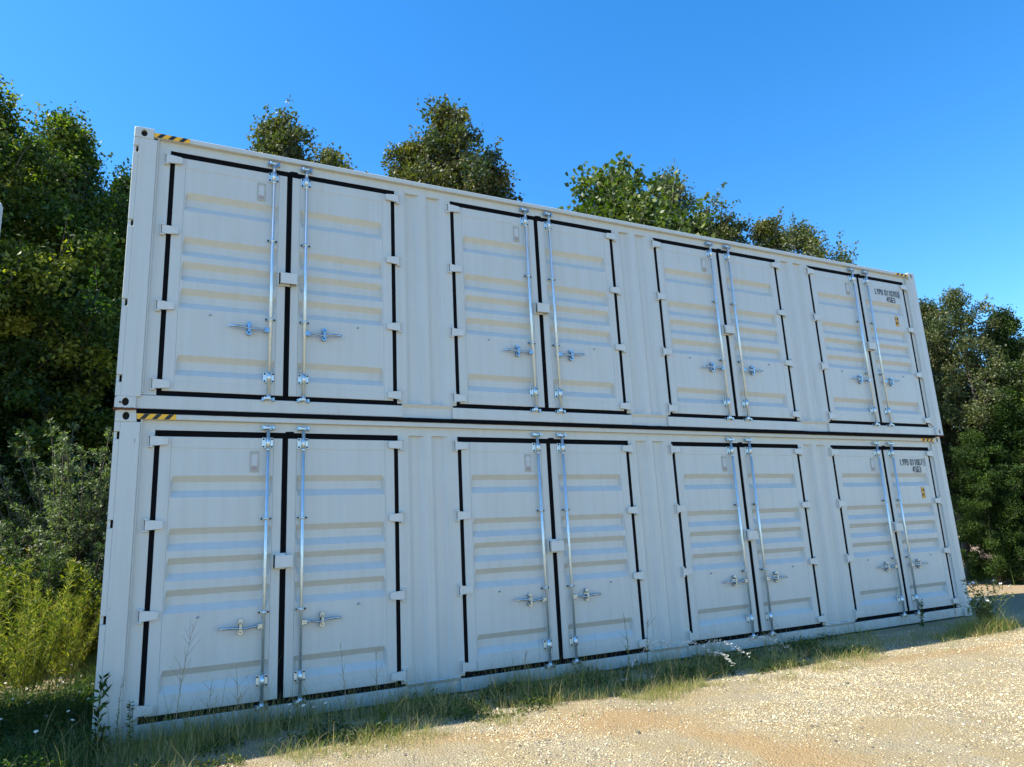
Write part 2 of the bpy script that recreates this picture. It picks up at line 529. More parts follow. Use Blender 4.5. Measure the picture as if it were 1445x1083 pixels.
def casting(corner):
    """corner = (sx, sz): which outer corner is rounded. Front face has a real oval hole."""
    w, h, d = .178, .118, .162
    N = 32
    cx, cz = .089, .054
    outer = []; inner = []
    r = .024
    for k in range(N):
        t = 2 * math.pi * k / N + math.pi / N
        c, s = math.cos(t), math.sin(t)
        k_ = 1e9
        if c > 1e-6: k_ = min(k_, (w - cx) / c)
        if c < -1e-6: k_ = min(k_, -cx / c)
        if s > 1e-6: k_ = min(k_, (h - cz) / s)
        if s < -1e-6: k_ = min(k_, -cz / s)
        x, z = cx + c * k_, cz + s * k_
        outer.append([x, z]); inner.append((cx + c * .029, cz + s * .039))
    # snap nearest samples to the true corners; round the outer corner
    for X, Z in ((0, 0), (w, 0), (w, h), (0, h)):
        i = min(range(N), key=lambda i: (outer[i][0] - X) ** 2 + (outer[i][1] - Z) ** 2)
        outer[i] = [X, Z]
        if corner and (X == 0) == (corner[0] < 0) and (Z == h) == (corner[1] > 0):
            q = .3 * r
            outer[i] = [X + (q if X == 0 else -q), Z + (-q if Z == h else q)]
    mb = MB()
    c = .006
    ctr = lambda p: (p[0] + (c if p[0] < cx else -c) * (abs(p[0] - cx) > .07), p[1] + (c if p[1] < cz else -c) * (abs(p[1] - cz) > .045))
    v = [(*[ctr(p)[0]], 0, ctr(p)[1]) for p in outer] + [(x, 0, z) for x, z in inner] + [(x, .034, z) for x, z in inner] \
        + [(p[0], c, p[1]) for p in outer] + [(p[0], d, p[1]) for p in outer]
    f = []
    for i in range(N):
        j = (i + 1) % N
        f += [(i, j, N + j, N + i), (N + i, N + j, 2 * N + j, 2 * N + i), (i, 3 * N + i, 3 * N + j, j), (3 * N + i, 4 * N + i, 4 * N + j, 3 * N + j)]
    f.append(tuple(4 * N + k for k in range(N)))
    mb.add(v, f)
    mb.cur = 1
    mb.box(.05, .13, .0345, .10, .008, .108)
    return mb

def stripes(mirror=False, length=.33, n=3):
    mb = MB()
    h0, h1 = .0, .049
    mb.box(0, length, 0, .0015, h0, h1)
    mb.cur = 1
    p = length / (n + .25)
    for i in range(n):
        x = p * (i + .22)
        mb.prism([(x, h0 + .0008), (x + p * .44, h0 + .0008), (x + p * .84, h1 - .0008), (x + p * .40, h1 - .0008)], -.0012, .0008)
    return mb

DOOR = {}
for s in (-1, 1):
    DOOR['panel', s] = leaf_panel(s).mesh('door_leaf', MAT['paint'])
    DOOR['gasket', s] = gasket(s).mesh('rubber_seal', MAT['rubber'])
    DOOR['hinge', s] = hinge(s).mesh('hinge', MAT['hinge'])
    DOOR['handle', s] = handle(s).mesh('handle', MAT['zinc_dark'])
DOOR['rod'] = rod().mesh('lock_rod', MAT['zinc'])
DOOR['keeper'] = keeper().mesh('cam_keeper', MAT['zinc_dark'])
DOOR['bracket'] = big_bracket().mesh('rod_bracket', [MAT['zinc'], MAT['bolt']])
DOOR['guide'] = guide().mesh('rod_guide', [MAT['zinc'], MAT['bolt']])
DOOR['catch'] = catch(1).mesh('handle_catch', [MAT['zinc_dark'], MAT['bolt']])
DOOR['lockbox'] = lockbox().mesh('lock_box', [MAT['hinge'], MAT['dark']])
DOOR['plate'] = plate().mesh('marking_plate', [MAT['plate'], MAT['paper'], MAT['plate_text']])
DOOR['knob'] = knob().mesh('door_stop', MAT['zinc_dark'])

HR = random.Random(77)
def make_container(name, z):
    root = empty(name, (0, 0, z))
    bay_l = [c - HB for c in BAYS]; bay_r = [c + HB for c in BAYS]
    xs0, xs1 = .226, L - .226
    # ---- front wall
    mb = MB()
    mb.box(xs0, xs1, WY, .09, DZ1, 2.807)                              # header
    def corr_wall(x0, x1, groves, z0, z1):
        mb_x = [(x0, 0)]
        for g in groves: mb_x += [(g, 0), (g + .004, .06), (g + .050, .95), (g + .054, 1), (g + .136, 1), (g + .140, .95), (g + .187, .06), (g + .191, 0)]
        mb_x.append((x1, 0))
        vs = []; fs = []
        for zz, k in ((z0, 1), (z1 - .035, 1), (z1, 0)):
            for x, d in mb_x: vs.append((x, WY + .001 + .040 * d * k, zz))
        n = len(mb_x)
        for r_ in range(2):
            for i in range(n - 1): fs.append((r_ * n + i, r_ * n + i + 1, (r_ + 1) * n + i + 1, (r_ + 1) * n + i))
        mb.add(vs, fs)
    for i in range(3):
        a, b = bay_r[i], bay_l[i + 1]
        corr_wall(a, b, (a + .112, a + .112 + .272), .166, 2.762)
        mb.box(a, b, WY, .09, 2.7625, DZ1 + .0001) if False else None
    mb.box(xs0, bay_l[0], WY, .09, DZ0 + .02, DZ1); mb.box(bay_r[3], xs1, WY, .09, DZ0 + .02, DZ1)
    for i in range(3): mb.box(bay_r[i] - .0, bay_l[i + 1], WY + .042, .11, .166, DZ1)
    mb.build('front_wall', MAT['paint'], root)
    # ---- rails
    mb = MB()
    mb.prism_x([(.004, 2.808), (.001, 2.812), (.001, 2.853), (.006, 2.859), (.06, 2.859), (.06, 2.808)], .178, L - .178)
    mb.build('top_rail', MAT['paint'], root)
    mb = MB()
    for c in BAYS:                                                      # flush sill under every doorway
        mb.prism_x([(.036, .010), (.032, .014), (.032, DZ0 - .004), (.036, DZ0), (.09, DZ0), (.09, .010)], (.1785 if c == BAYS[0] else c - HB - .055), (L - .1785 if c == BAYS[3] else c + HB + .055))
    mb.prism_x([(.034, .1455), (.034, .162), (.09, .162), (.09, .1455)], .1785, bay_l[0])
    mb.prism_x([(.034, .1455), (.034, .162), (.09, .162), (.09, .1455)], bay_r[3], L - .1785)
    for i in range(3):
        a, b = bay_r[i] + .055, bay_l[i + 1] - .055
        mb.prism_x([(.058, .012), (.058, .122), (.034, .158), (.038, .166), (.1, .166), (.1, .012)], a, b)
        for x in (a - .002, b - .002): mb.prism_x([(.033, .0135), (.033, .160), (.088, .160), (.088, .0135)], x, x + .004)
    mb.build('bottom_rail', MAT['paint'], root)
    # ---- corner posts, front
    for k, side in enumerate((1, -1)):
        mb = MB()
        X = (lambda a: a) if side > 0 else (lambda a: L - a)
        def bx(a, b, y0, y1, z0, z1, c=.004): mb.box(min(X(a), X(b)), max(X(a), X(b)), y0, y1, z0, z1, c)
        if side > 0:
            bx(.047, .212, .004, .09, .1185, 2.7775)
            zs = [.1185] + [v for c in (.285, 1.030, 1.850, 2.650) for v in (c - .036, c + .036)] + [2.7775]
            for a, b in zip(zs[0::2], zs[1::2]): bx(.0, .0468, .0045, .09, a, b, .0035)
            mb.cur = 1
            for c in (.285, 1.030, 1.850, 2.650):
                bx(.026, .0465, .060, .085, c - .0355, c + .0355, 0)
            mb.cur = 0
            for c in (.285, 1.030, 1.850, 2.650): bx(.0, .0255, .022, .085, c - .0355, c + .0355, .002)
        else:
            mb.prism([(X(0), .1185), (X(.12), .1185), (X(.12), 2.7775), (X(0), 2.7775)], .004, .09)
            mb.add([(X(.1205), .0045, .1185), (X(.160), .034, .1185), (X(.212), .034, .1185), (X(.1205), .0045, 2.7775), (X(.160), .034, 2.7775), (X(.212), .034, 2.7775)], [(0, 1, 4, 3), (1, 2, 5, 4)])
            bx(.160, .212, .0345, .09, .1185, 2.7775, 0)
        # inner step of the post
        bx(.2125, .2265, .020, .09, .163, 2.8065, .003)
        mb.build('corner_post', [MAT['paint_post'], MAT['dark']], root)
    for side in (0, 1):                                                 # rear posts
        x = 0.0 if side == 0 else L - .17
        MB().box(x, x + .17, Wd - .09, Wd - .004, .1185, 2.7775).build('corner_post', MAT['paint_post'], root)
    # ---- castings
    for sx in (-1, 1):
        for sz in (-1, 1):
            me = casting((sx, sz)).mesh('corner_casting', [MAT['paint_cast'], MAT['dark']])
            z0 = 0 if sz < 0 else H - .118
            if sz < 0:
                for v in me.vertices: v.co.z = .118 - v.co.z
                me.flip_normals()
            if sx > 0:
                for v in me.vertices: v.co.x = .178 - v.co.x
                me.flip_normals()
            place('corner_casting', me, root, (0 if sx < 0 else L - .178, 0, z0))
            o = place('corner_casting', me, root, (0 if sx < 0 else L - .178, Wd, z0))
            o.scale = (1, -1, 1)
    # ---- shell
    mb = MB()
    n = 46; vs = []; fs = []
    for i in range(n * 4 + 1):
        x = .1785 + (L - .357) * i / (n * 4); zz = 2.838 - .018 * ((i % 4) in (1, 2))
        vs += [(x, .061, zz), (x, Wd - .061, zz)]
    for i in range(n * 4): fs.append((2 * i, 2 * i + 2, 2 * i + 3, 2 * i + 1))
    mb.add(vs, fs); mb.build('roof', MAT['paint'], root)
    mb = MB(); mb.box(.18, L - .18, .10, Wd - .10, .03, .12); mb.build('floor', MAT['dark'], root)
    def corr(name, axis, at, a0, a1, out):
        mb = MB(); vs = []; fs = []; m = int((a1 - a0) / .07)
        for i in range(m + 1):
            t = a0 + (a1 - a0) * i / m; d = at - out * .036 * ((i % 4) in (1, 2))
            for zz in (.162, 2.80): vs.append((t, d, zz) if axis == 'x' else (d, t, zz))
        for i in range(m): fs.append((2 * i, 2 * i + 2, 2 * i + 3, 2 * i + 1))
        mb.add(vs, fs); return mb.build(name, MAT['paint'], root)
    corr('rear_wall', 'x', Wd - .01, .17, L - .17, 1)
    corr('end_wall', 'y', .012, .09, Wd - .09, -1)
    corr('end_wall', 'y', L - .012, .09, Wd - .09, 1)
    mb = MB()
    for z0, z1 in ((.012, .162), (2.80, 2.859)):
        mb.box(.1785, L - .1785, Wd - .06, Wd - .002, z0, z1)
        mb.box(.002, .06, .163, Wd - .163, z0, z1); mb.box(L - .06, L - .002, .163, Wd - .163, z0, z1)
    mb.build('rear_and_end_rail', MAT['paint'], root)
    # ---- hazard stripes
    o = stripes().build('hazard_stripe', [MAT['yellow'], MAT['black_film']], root); o.location = (.1785, -.001, 2.8065)
    o = stripes().build('hazard_stripe', [MAT['yellow'], MAT['black_film']], root); o.location = (L - .1785 - .33, -.001, 2.8065)
    # ---- doors
    leaves = []
    for c in BAYS:
        for s in (-1, 1):
            leaf = place('door_leaf', DOOR['panel', s], root, (c, 0, 0))
            place('rubber_seal', DOOR['gasket', s], leaf)
            for hz in (2.606, 1.830, 1.036, .252): place('hinge', DOOR['hinge', s], leaf, (0, 0, hz))
            rx = s * .172
            place('lock_rod', DOOR['rod'], leaf, (rx, 0, 0))
            for hz in (2.604, .372): place('rod_bracket', DOOR['bracket'], leaf, (rx, 0, hz))
            for hz in (1.858, .985): place('rod_guide', DOOR['guide'], leaf, (rx, 0, hz))
            for hz in (2.757, .142):
                k = place('cam_keeper', DOOR['keeper'], leaf, (rx, 0, hz))
            hd = place('handle', DOOR['handle', s], leaf, (rx, 0, .862)); hd.rotation_euler = (0, HR.uniform(-.05, .05), 0)
            place('handle_catch', DOOR['catch'], leaf, (rx + s * .205, 0, .872))
            place('door_stop', DOOR['knob'], leaf, (s * .745, 0, .985))
            if s > 0: place('lock_box', DOOR['lockbox'], leaf, (.0, 0, 1.442))
            else: place('marking_plate', DOOR['plate'], leaf, (-.292, 0, 2.418))
            leaves.append(leaf)
    return root, leaves[-1]

def lettering(leaf, serial, digit):
    at = (0, LY - .0008, 0)
    text_mesh('t', [(serial[:4], .400, 2.415, .032, .092, .0530, .0088), (serial[5:], .648, 2.415, .032, .092, .0530, .0088)], None).build('serial_number', MAT['ink'], leaf, at)
    text_mesh('t', [('45G3', .680, 2.300, .034, .086, .0560, .0098)], None).build('size_code', MAT['ink'], leaf, at)
    mb = text_mesh('t', [(digit, .991, 2.417, .024, .088, .05, .0070)], None)
    for a, b in (((.972, 2.400), (1.034, 2.400)), ((.972, 2.522), (1.034, 2.522)), ((.972, 2.400), (.972, 2.522)), ((1.034, 2.400), (1.034, 2.522))):
        stroke(mb, [a, b], .0035, -.0020, 0, 0, 0, 1, 1)
    mb.build('check_digit', MAT['ink'], leaf, at)
    mb = MB()
    mb.box(-.042, .042, -.0015, 0, -.088, .088)
    mb.cur = 1
    t = text_mesh('t', [('2.9M', -.031, .022, .010, .042, .0165, .0058), ("9'6'", -.031, -.062, .012, .046, .0165, .0062)], None)
    mb.add([(x, y - .0015, z) for x, y, z in t.v], t.f)
    stroke(mb, [(-.038, .0), (.038, .0)], .004, -.0030, 0, 0, 0, 1, 1)
    for a, b in (((-.040, -.086), (.040, -.086)), ((-.040, .086), (.040, .086)), ((-.040, -.086), (-.040, .086)), ((.040, -.086), (.040, .086))):
        stroke(mb, [a, b], .0035, -.0028, 0, 0, 0, 1, 1)
    mb.build('height_sticker', [MAT['yellow'], MAT['black_film']], leaf, (.845, LY + .0030, 1.965))

lower, lleaf = make_container('shipping_container', 0.0)
lower.location = (-.018, -.035, 0.0)
km = kid_map()
upper = copy_tree(lower, None, km)
uleaf = [c for c in children(upper) if c.name.startswith('door_leaf') and abs(c.location.x - BAYS[3]) < .01 and any(k.name.startswith('lock_box') for k in children(c))][0]
for o_ in list(bpy.data.objects):
    if o_.name.startswith('handle') and 'catch' not in o_.name and o_.parent: o_.rotation_euler = (0, HR.uniform(-.06, .06), 0)
nb_low = copy_tree(lower, None, km)
nb_up = copy_tree(lower, None, km)
lettering(lleaf, 'LYPU 011067', '1')
lettering(uleaf, 'LYPU 011070', '6')
upper.location = (-.030, -.060, 2.896)
upper.rotation_euler = (0, 0, -.0045)
nb_low.location = (-1.49 - L, -.02, 0); nb_up.location = (-1.48 - L, -.02, 2.896)
grp = 'stacked white shipping containers'
tag(lower, 'white double-door storage container marked LYPU 011067, standing on the ground under another', 'shipping container', grp)
tag(upper, 'white double-door storage container marked LYPU 011070, stacked on top of its twin', 'shipping container', grp)
tag(nb_up, 'white container of the neighbouring stack, only its top corner showing at the left edge', 'shipping container', grp)
tag(nb_low, 'white container at the bottom of the neighbouring stack to the left, out of view', 'shipping container', grp)
# black strip standing in for the gap's shade, and rusty shim between the two
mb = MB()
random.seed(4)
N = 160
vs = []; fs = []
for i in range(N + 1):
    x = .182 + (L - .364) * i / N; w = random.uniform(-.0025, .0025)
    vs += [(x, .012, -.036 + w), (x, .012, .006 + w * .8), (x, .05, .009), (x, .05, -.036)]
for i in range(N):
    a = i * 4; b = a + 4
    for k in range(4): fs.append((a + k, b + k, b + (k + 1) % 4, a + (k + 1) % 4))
mb.add(vs, fs); mb.build('rubber_strip', MAT['rubber'], upper, (0, .012, 0))  # door seal black reused to paint the open gap dark
for x in (-.008, L - .185):
    mb = MB()
    prev = None
    for i in range(12):
        a = x + .19 * i / 12
        mb.box(a, a + .19 / 12 + .0005 * (i % 2), -.004 - random.uniform(0, .006), .15, -.006 - random.uniform(0, .005), .004 + random.uniform(0, .004))
    mb.build('rusty_shim', MAT['rust'], upper, (0, 0, 0))
# twist lock lever poking out of the casting hole
mb = MB(); mb.tube([(.06, .03, .052), (.05, -.012, .056), (.045, -.016, .056)], [.006, .006, .010], 8)
mb.build('twistlock_lever', MAT['bolt'], upper)

# ------------------------------------------------------------------ ground
def spaced(a, b, dense0, dense1, fine, coarse):
    xs = list(np.arange(dense0, dense1, fine))
    s = fine; x = dense1
    while x < b: xs.append(x); s = min(s * 1.25, coarse); x += s
    xs.append(b); s = fine; x = dense0; left = []
    while x > a: 
        s = min(s * 1.25, coarse); x -= s; left.append(max(x, a))
    return np.array(sorted(set(left + xs)))

rs = np.random.RandomState(7)
_G = rs.rand(64, 64)
def vnoise(x, y):
    xi = np.floor(x).astype(int); yi = np.floor(y).astype(int); fx = x - xi; fy = y - yi
    fx = fx * fx * (3 - 2 * fx); fy = fy * fy * (3 - 2 * fy)
    g = lambda a, b: _G[a % 64, b % 64]
    return (g(xi, yi) * (1 - fx) + g(xi + 1, yi) * fx) * (1 - fy) + (g(xi, yi + 1) * (1 - fx) + g(xi + 1, yi + 1) * fx) * fy
def ground_z(x, y):
    x = np.asarray(x, float); y = np.asarray(y, float)
    z = -.012 + .05 * (vnoise(x * .35 + 3, y * .35) - .5) + .022 * (vnoise(x * 1.7, y * 1.7 + 9) - .5) + .010 * (vnoise(x * 6, y * 6) - .5)
    under = np.exp(-np.maximum(0, -y - .05) * 3.0) * (y < 2.8)      # level pad under the stack
    return z * (1 - .8 * under) - .008
gx = spaced(-300, 300, -2.5, 13.0, .06, 12); gy = spaced(-120, 400, -5.2, 1.0, .06, 12)
GX, GY = np.meshgrid(gx, gy)
GZz = ground_z(GX, GY)
nx, ny = len(gx), len(gy)
vv = np.stack([GX, GY, GZz], -1).reshape(-1, 3)
ii = (np.arange(ny - 1)[:, None] * nx + np.arange(nx - 1)[None, :]).reshape(-1)
quads = np.stack([ii, ii + 1, ii + 1 + nx, ii + nx], -1)

def np_mesh(name, verts, faces_flat, nper, mats, cols=None, smooth=False, mat_idx=None):
    me = bpy.data.meshes.new(name)
    nf = len(faces_flat) // nper
    me.vertices.add(len(verts)); me.vertices.foreach_set('co', np.ascontiguousarray(verts, dtype=np.float32).ravel())
    me.loops.add(len(faces_flat)); me.loops.foreach_set('vertex_index', np.ascontiguousarray(faces_flat, dtype=np.int32))
    me.polygons.add(nf); me.polygons.foreach_set('loop_start', np.arange(nf, dtype=np.int32) * nper)
    me.polygons.foreach_set('loop_total', np.full(nf, nper, dtype=np.int32))
    if smooth: me.polygons.foreach_set('use_smooth', np.ones(nf, dtype=bool))
    if cols is not None:
        at = me.color_attributes.new('Col', 'FLOAT_COLOR', 'POINT')
        c4 = np.ones((len(verts), 4), dtype=np.float32); c4[:, :3] = cols
        at.data.foreach_set('color', c4.ravel())
    for m in (mats if isinstance(mats, (list, tuple)) else [mats]): me.materials.append(m)
    if mat_idx is not None: me.polygons.foreach_set('material_index', mat_idx)
    me.update(calc_edges=True)
    return me

def ground_mat():
    m = NT('gravel_ground')
    geo = m.n('ShaderNodeNewGeometry').outputs['Position']
    v1 = m.n('ShaderNodeTexVoronoi'); v1.inputs['Scale'].default_value = 62; m.l(geo, v1.inputs['Vector'])
    v2 = m.n('ShaderNodeTexVoronoi'); v2.inputs['Scale'].default_value = 130; m.l(geo, v2.inputs['Vector'])
    sep = m.n('ShaderNodeSeparateColor'); m.l(v1.outputs['Color'], sep.inputs[0])
    stone = m.ramp(sep.outputs[0], [(0.0, (.40, .36, .29)), (.22, (.60, .54, .43)), (.5, (.52, .44, .32)), (.72, (.68, .63, .53)), (.9, (.34, .31, .28)), (1.0, (.74, .71, .64))])
    sand = m.ramp(m.noise(geo, 25, 6, .7), [(.3, (.46, .34, .17)), (.7, (.68, .55, .32))])
    patch = m.noise(geo, 1.7, 6, .7, .4)
    fac = m.ramp(patch, [(.44, 0.0), (.57, 1.0)])
    c = m.mix(fac, sand, stone)
    # larger patches where the gravel is greyer and coarser
    c = m.mix(1.0, c, (1.10, 1.08, .90), 'MULTIPLY')
    c = m.mix(m.math('MULTIPLY', m.ramp(m.noise(geo, .9, 4, .6), [(.48, 0.0), (.62, .55)]), m.ramp(sep.outputs[1], [(.55, 0.0), (.7, 1.0)])), c, (.22, .205, .19))
    c = m.mix(m.ramp(m.noise(geo, .55, 3, .5), [(.40, 0.0), (.62, .45)]), c, m.mix(1.0, c, (.82, .76, .66), 'MULTIPLY'))
    # orange clay streaks: bands in world space, frayed by noise
    sx = m.n('ShaderNodeSeparateXYZ'); m.l(geo, sx.inputs[0])
    warp = m.math('MULTIPLY', m.math('SUBTRACT', m.noise(geo, .8, 4, .6), .5), 1.6)
    def blob(cx, cy, rx, ry, ang):
        ca, sa = math.cos(ang), math.sin(ang)
        dx = m.math('ADD', m.math('SUBTRACT', sx.outputs[0], cx), warp); dy = m.math('SUBTRACT', sx.outputs[1], cy)
        u = m.math('DIVIDE', m.math('ADD', m.math('MULTIPLY', dx, ca), m.math('MULTIPLY', dy, sa)), rx)
        v = m.math('DIVIDE', m.math('ADD', m.math('MULTIPLY', dx, -sa), m.math('MULTIPLY', dy, ca)), ry)
        d = m.math('SQRT', m.math('ADD', m.math('MULTIPLY', u, u), m.math('MULTIPLY', v, v)))
        d = m.math('ADD', d, m.math('MULTIPLY', m.math('SUBTRACT', m.noise(geo, 5, 8, .85), .5), 1.9))
        d = m.math('ADD', d, m.math('MULTIPLY', m.math('SUBTRACT', m.noise(geo, 45, 3, .7), .5), .8))
        return m.ramp(d, [(.35, .95), (1.15, 0.0)])
    clay = m.mix(m.noise(geo, 30, 5, .7), (.54, .27, .06), (.70, .43, .14))
    for b in (blob(4.0, -1.95, 1.05, .50, -.75), blob(4.35, -3.3, 1.3, .26, -1.45), blob(3.1, -1.75, 1.2, .25, -.4), blob(9.5, -1.75, 2.6, .22, -.1)):
        c = m.mix(b, c, clay)
    # dry litter and soil near the container, forest floor behind
    lit = m.ramp(m.math('ADD', m.math('ABSOLUTE', m.math('ADD', sx.outputs[1], .35)), m.math('MULTIPLY', m.noise(geo, 2.2, 5, .7), .9)), [(1.0, .75), (1.45, 0.0)])
    c = m.mix(lit, c, m.mix(m.noise(geo, 40, 5, .8), (.09, .07, .04), (.34, .27, .17)))
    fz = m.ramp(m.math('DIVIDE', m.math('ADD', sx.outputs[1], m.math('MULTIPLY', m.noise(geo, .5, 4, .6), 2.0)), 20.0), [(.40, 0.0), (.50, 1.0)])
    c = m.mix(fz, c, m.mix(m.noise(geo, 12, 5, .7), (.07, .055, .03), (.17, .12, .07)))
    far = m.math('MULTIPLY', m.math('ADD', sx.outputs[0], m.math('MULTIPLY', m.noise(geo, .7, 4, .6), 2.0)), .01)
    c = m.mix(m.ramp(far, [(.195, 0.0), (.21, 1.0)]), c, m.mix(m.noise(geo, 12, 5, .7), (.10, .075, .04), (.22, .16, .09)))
    # fallen leaves, pinkish brown, towards the trees on the right
    far2 = m.math('MULTIPLY', m.ramp(far, [(.155, 0.0), (.185, .8)]), m.ramp(m.noise(geo, 9, 5, .8), [(.45, 0.0), (.6, 1.0)]))
    c = m.mix(far2, c, (.42, .25, .17))
    pits = m.math('MULTIPLY', m.ramp(m.noise(geo, 75, 3, .8), [(.60, 0.0), (.68, .75)]), m.ramp(m.noise(geo, 2.6, 5, .7), [(.42, 0.25), (.62, 1.0)]))
    c = m.mix(pits, c, (.16, .13, .09))
    d1 = m.math('MULTIPLY', v1.outputs['Distance'], -1.0)
    b0 = m.bump(m.noise(geo, 9, 6, .7), .6, .03)
    b1 = m.bump(d1, .9, .012, b0)
    b2 = m.bump(m.noise(geo, 160, 3, .6), .5, .004, b1)
    return m.done(m.bsdf(c, .88, 0, b2, .25))
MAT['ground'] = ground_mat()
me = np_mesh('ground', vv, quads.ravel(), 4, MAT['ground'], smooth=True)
o = bpy.data.objects.new('ground', me); COL.objects.link(o); tag(o, kind='structure')

# ------------------------------------------------------------------ loose gravel
def gravel():
    rs = np.random.RandomState(11)
    n = 330000
    # more stones close to the camera
    x = rs.uniform(.3, 14, n); y = rs.uniform(-5.0, -.25, n)
    dist = np.hypot(x - CAM.x, y - CAM.y)
    keep = rs.rand(n) < np.clip(4.0 / dist, .10, 1) * np.clip(-.55 + 2.4 * (.6 * vnoise(x * .9 + 5, y * 1.1) + .4 * vnoise(x * 2.4, y * 2.6 + 3)), .06, 1)
    clayd = np.minimum(np.hypot((x - 4.15) / .8, (y + 2.05) / .45), np.hypot((x - 4.3) / .35, (y + 3.3) / 1.2))
    keep &= rs.rand(n) < np.clip(clayd - .2, .16, 1)
    x, y = x[keep], y[keep]; n = len(x)
    r = rs.gamma(2.0, .0010, n) + .0022
    r = np.where(rs.rand(n) < .015, r * 2.2, r)
    r = np.minimum(r, .020)
    base = np.array([(1, 0, 0), (0, 1, 0), (-1, 0, 0), (0, -1, 0), (.1, .1, .8), (0, 0, -.5), (.65, .65, .45), (-.65, .6, .4), (-.6, -.65, .45), (.6, -.6, .35)])
    tri = np.array([(0, 6, 4), (6, 1, 4), (1, 7, 4), (7, 2, 4), (2, 8, 4), (8, 3, 4), (3, 9, 4), (9, 0, 4), (0, 1, 6), (1, 2, 7), (2, 3, 8), (3, 0, 9)])
    a = rs.uniform(0, 2 * np.pi, n); ca, sa = np.cos(a), np.sin(a)
    P = base[None] * (1 + rs.uniform(-.28, .28, (n, 10, 3)))
    P = P * (r[:, None] * rs.uniform(.75, 1.35, (n, 3)))[:, None, :]
    Q = P.copy(); Q[..., 0] = P[..., 0] * ca[:, None] - P[..., 1] * sa[:, None]; Q[..., 1] = P[..., 0] * sa[:, None] + P[..., 1] * ca[:, None]
    Q[..., 0] += x[:, None]; Q[..., 1] += y[:, None]; Q[..., 2] += (ground_z(x, y) + r * .18)[:, None]
    F = (tri[None] + (np.arange(n) * 10)[:, None, None]).reshape(-1)
    pal = np.array([(.58, .51, .37), (.66, .60, .46), (.46, .40, .31), (.34, .32, .30), (.55, .44, .30), (.64, .60, .55), (.13, .12, .11), (.50, .30, .19)])
    ci = rs.choice(len(pal), n, p=[.22, .08, .19, .14, .12, .06, .16, .03])
    C = pal[ci] * rs.uniform(.85, 1.15, (n, 1)) * np.array((1.08, 1.05, .88))
    cols = np.repeat(C, 10, axis=0)
    m = NT('loose_stones'); at = m.n('ShaderNodeAttribute'); at.attribute_name = 'Col'
    me = np_mesh('gravel', Q.reshape(-1, 3), F, 3, m.done(m.bsdf(at.outputs['Color'], .85, 0, None, .3)), cols)
    o = bpy.data.objects.new('gravel', me); COL.objects.link(o)
    tag(o, 'pale loose gravel scattered over the lot in front of the containers', 'gravel', kind='stuff')
gravel()
def litter():
    rs = np.random.RandomState(44)
    n = 16000
    x = rs.uniform(.2, 14, n); y = rs.uniform(-5, -.3, n)
    keep = rs.rand(n) < (.10 + .9 * np.exp(-((y + 1.2) / .55) ** 2)) * np.clip(vnoise(x * 1.8 + 30, y * 1.8) * 2 - .4, .08, 1)
    x, y = x[keep], y[keep]; n = len(x)
    a = rs.uniform(0, np.pi, n); l = rs.gamma(3, .012, n); w = rs.uniform(.001, .0024, n)
    dx, dy = np.cos(a) * l / 2, np.sin(a) * l / 2; px, py = -np.sin(a) * w, np.cos(a) * w; z = ground_z(x, y)
    z1 = z + rs.uniform(.004, .02, n); z2 = z + rs.uniform(.004, .02, n)
    V = np.stack([np.stack([x - dx - px, y - dy - py, z1], -1), np.stack([x - dx + px, y - dy + py, z1 + .002], -1), np.stack([x + dx + px, y + dy + py, z2 + .002], -1), np.stack([x + dx - px, y + dy - py, z2], -1)], 1)
    pal = np.array([(.50, .38, .20), (.36, .25, .13), (.20, .13, .07), (.60, .50, .30), (.12, .09, .06)])
    cols = pal[rs.randint(0, 5, n)] * rs.uniform(.8, 1.2, (n, 1))
    m = NT('dry_litter'); at = m.n('ShaderNodeAttribute'); at.attribute_name = 'Col'
    me = np_mesh('litter', V.reshape(-1, 3), np.arange(n * 4), 4, m.done(m.bsdf(at.outputs['Color'], .9, 0, None, .1)), np.repeat(cols, 4, axis=0))
    o = bpy.data.objects.new('litter', me); COL.objects.link(o)
    tag(o, 'straw, twigs and leaf scraps lying on the gravel along the grass edge', 'litter', kind='stuff')
litter()

# ------------------------------------------------------------------ grass
def blades(name, x, y, h, w, cols, label, lean=.45, seed=1):
    rs = np.random.RandomState(seed)
    n = len(x); a = rs.uniform(0, 2 * np.pi, n); b = rs.uniform(0, 2 * np.pi, n)
    ln = h * rs.uniform(.05, lean, n) * 1.3
    wx, wy = np.cos(b) * w / 2, np.sin(b) * w / 2
    z0 = ground_z(x, y) - .01
    ts = [0, .35, .7, 1.0]; ws = [1, .85, .55, .0]
    V = []
    for t, k in zip(ts, ws):
        cx = x + np.cos(a) * ln * t ** 2; cy = y + np.sin(a) * ln * t ** 2; cz = z0 + h * (t - .25 * t ** 2 * (ln / h))
        if k > 0: V += [np.stack([cx - wx * k, cy - wy * k, cz], -1), np.stack([cx + wx * k, cy + wy * k, cz], -1)]
        else: V += [np.stack([cx, cy, cz], -1)]
    V = np.stack(V, 1)                                   # n,7,3
    tri = np.array([(0, 1, 3), (0, 3, 2), (2, 3, 5), (2, 5, 4), (4, 5, 6)])
    F = (tri[None] + (np.arange(n) * 7)[:, None, None]).reshape(-1)
    me = np_mesh(name, V.reshape(-1, 3), F, 3, MAT['grass'], np.repeat(cols, 7, axis=0))
    o = bpy.data.objects.new(name, me); COL.objects.link(o)
    tag(o, label, 'grass', kind='stuff')

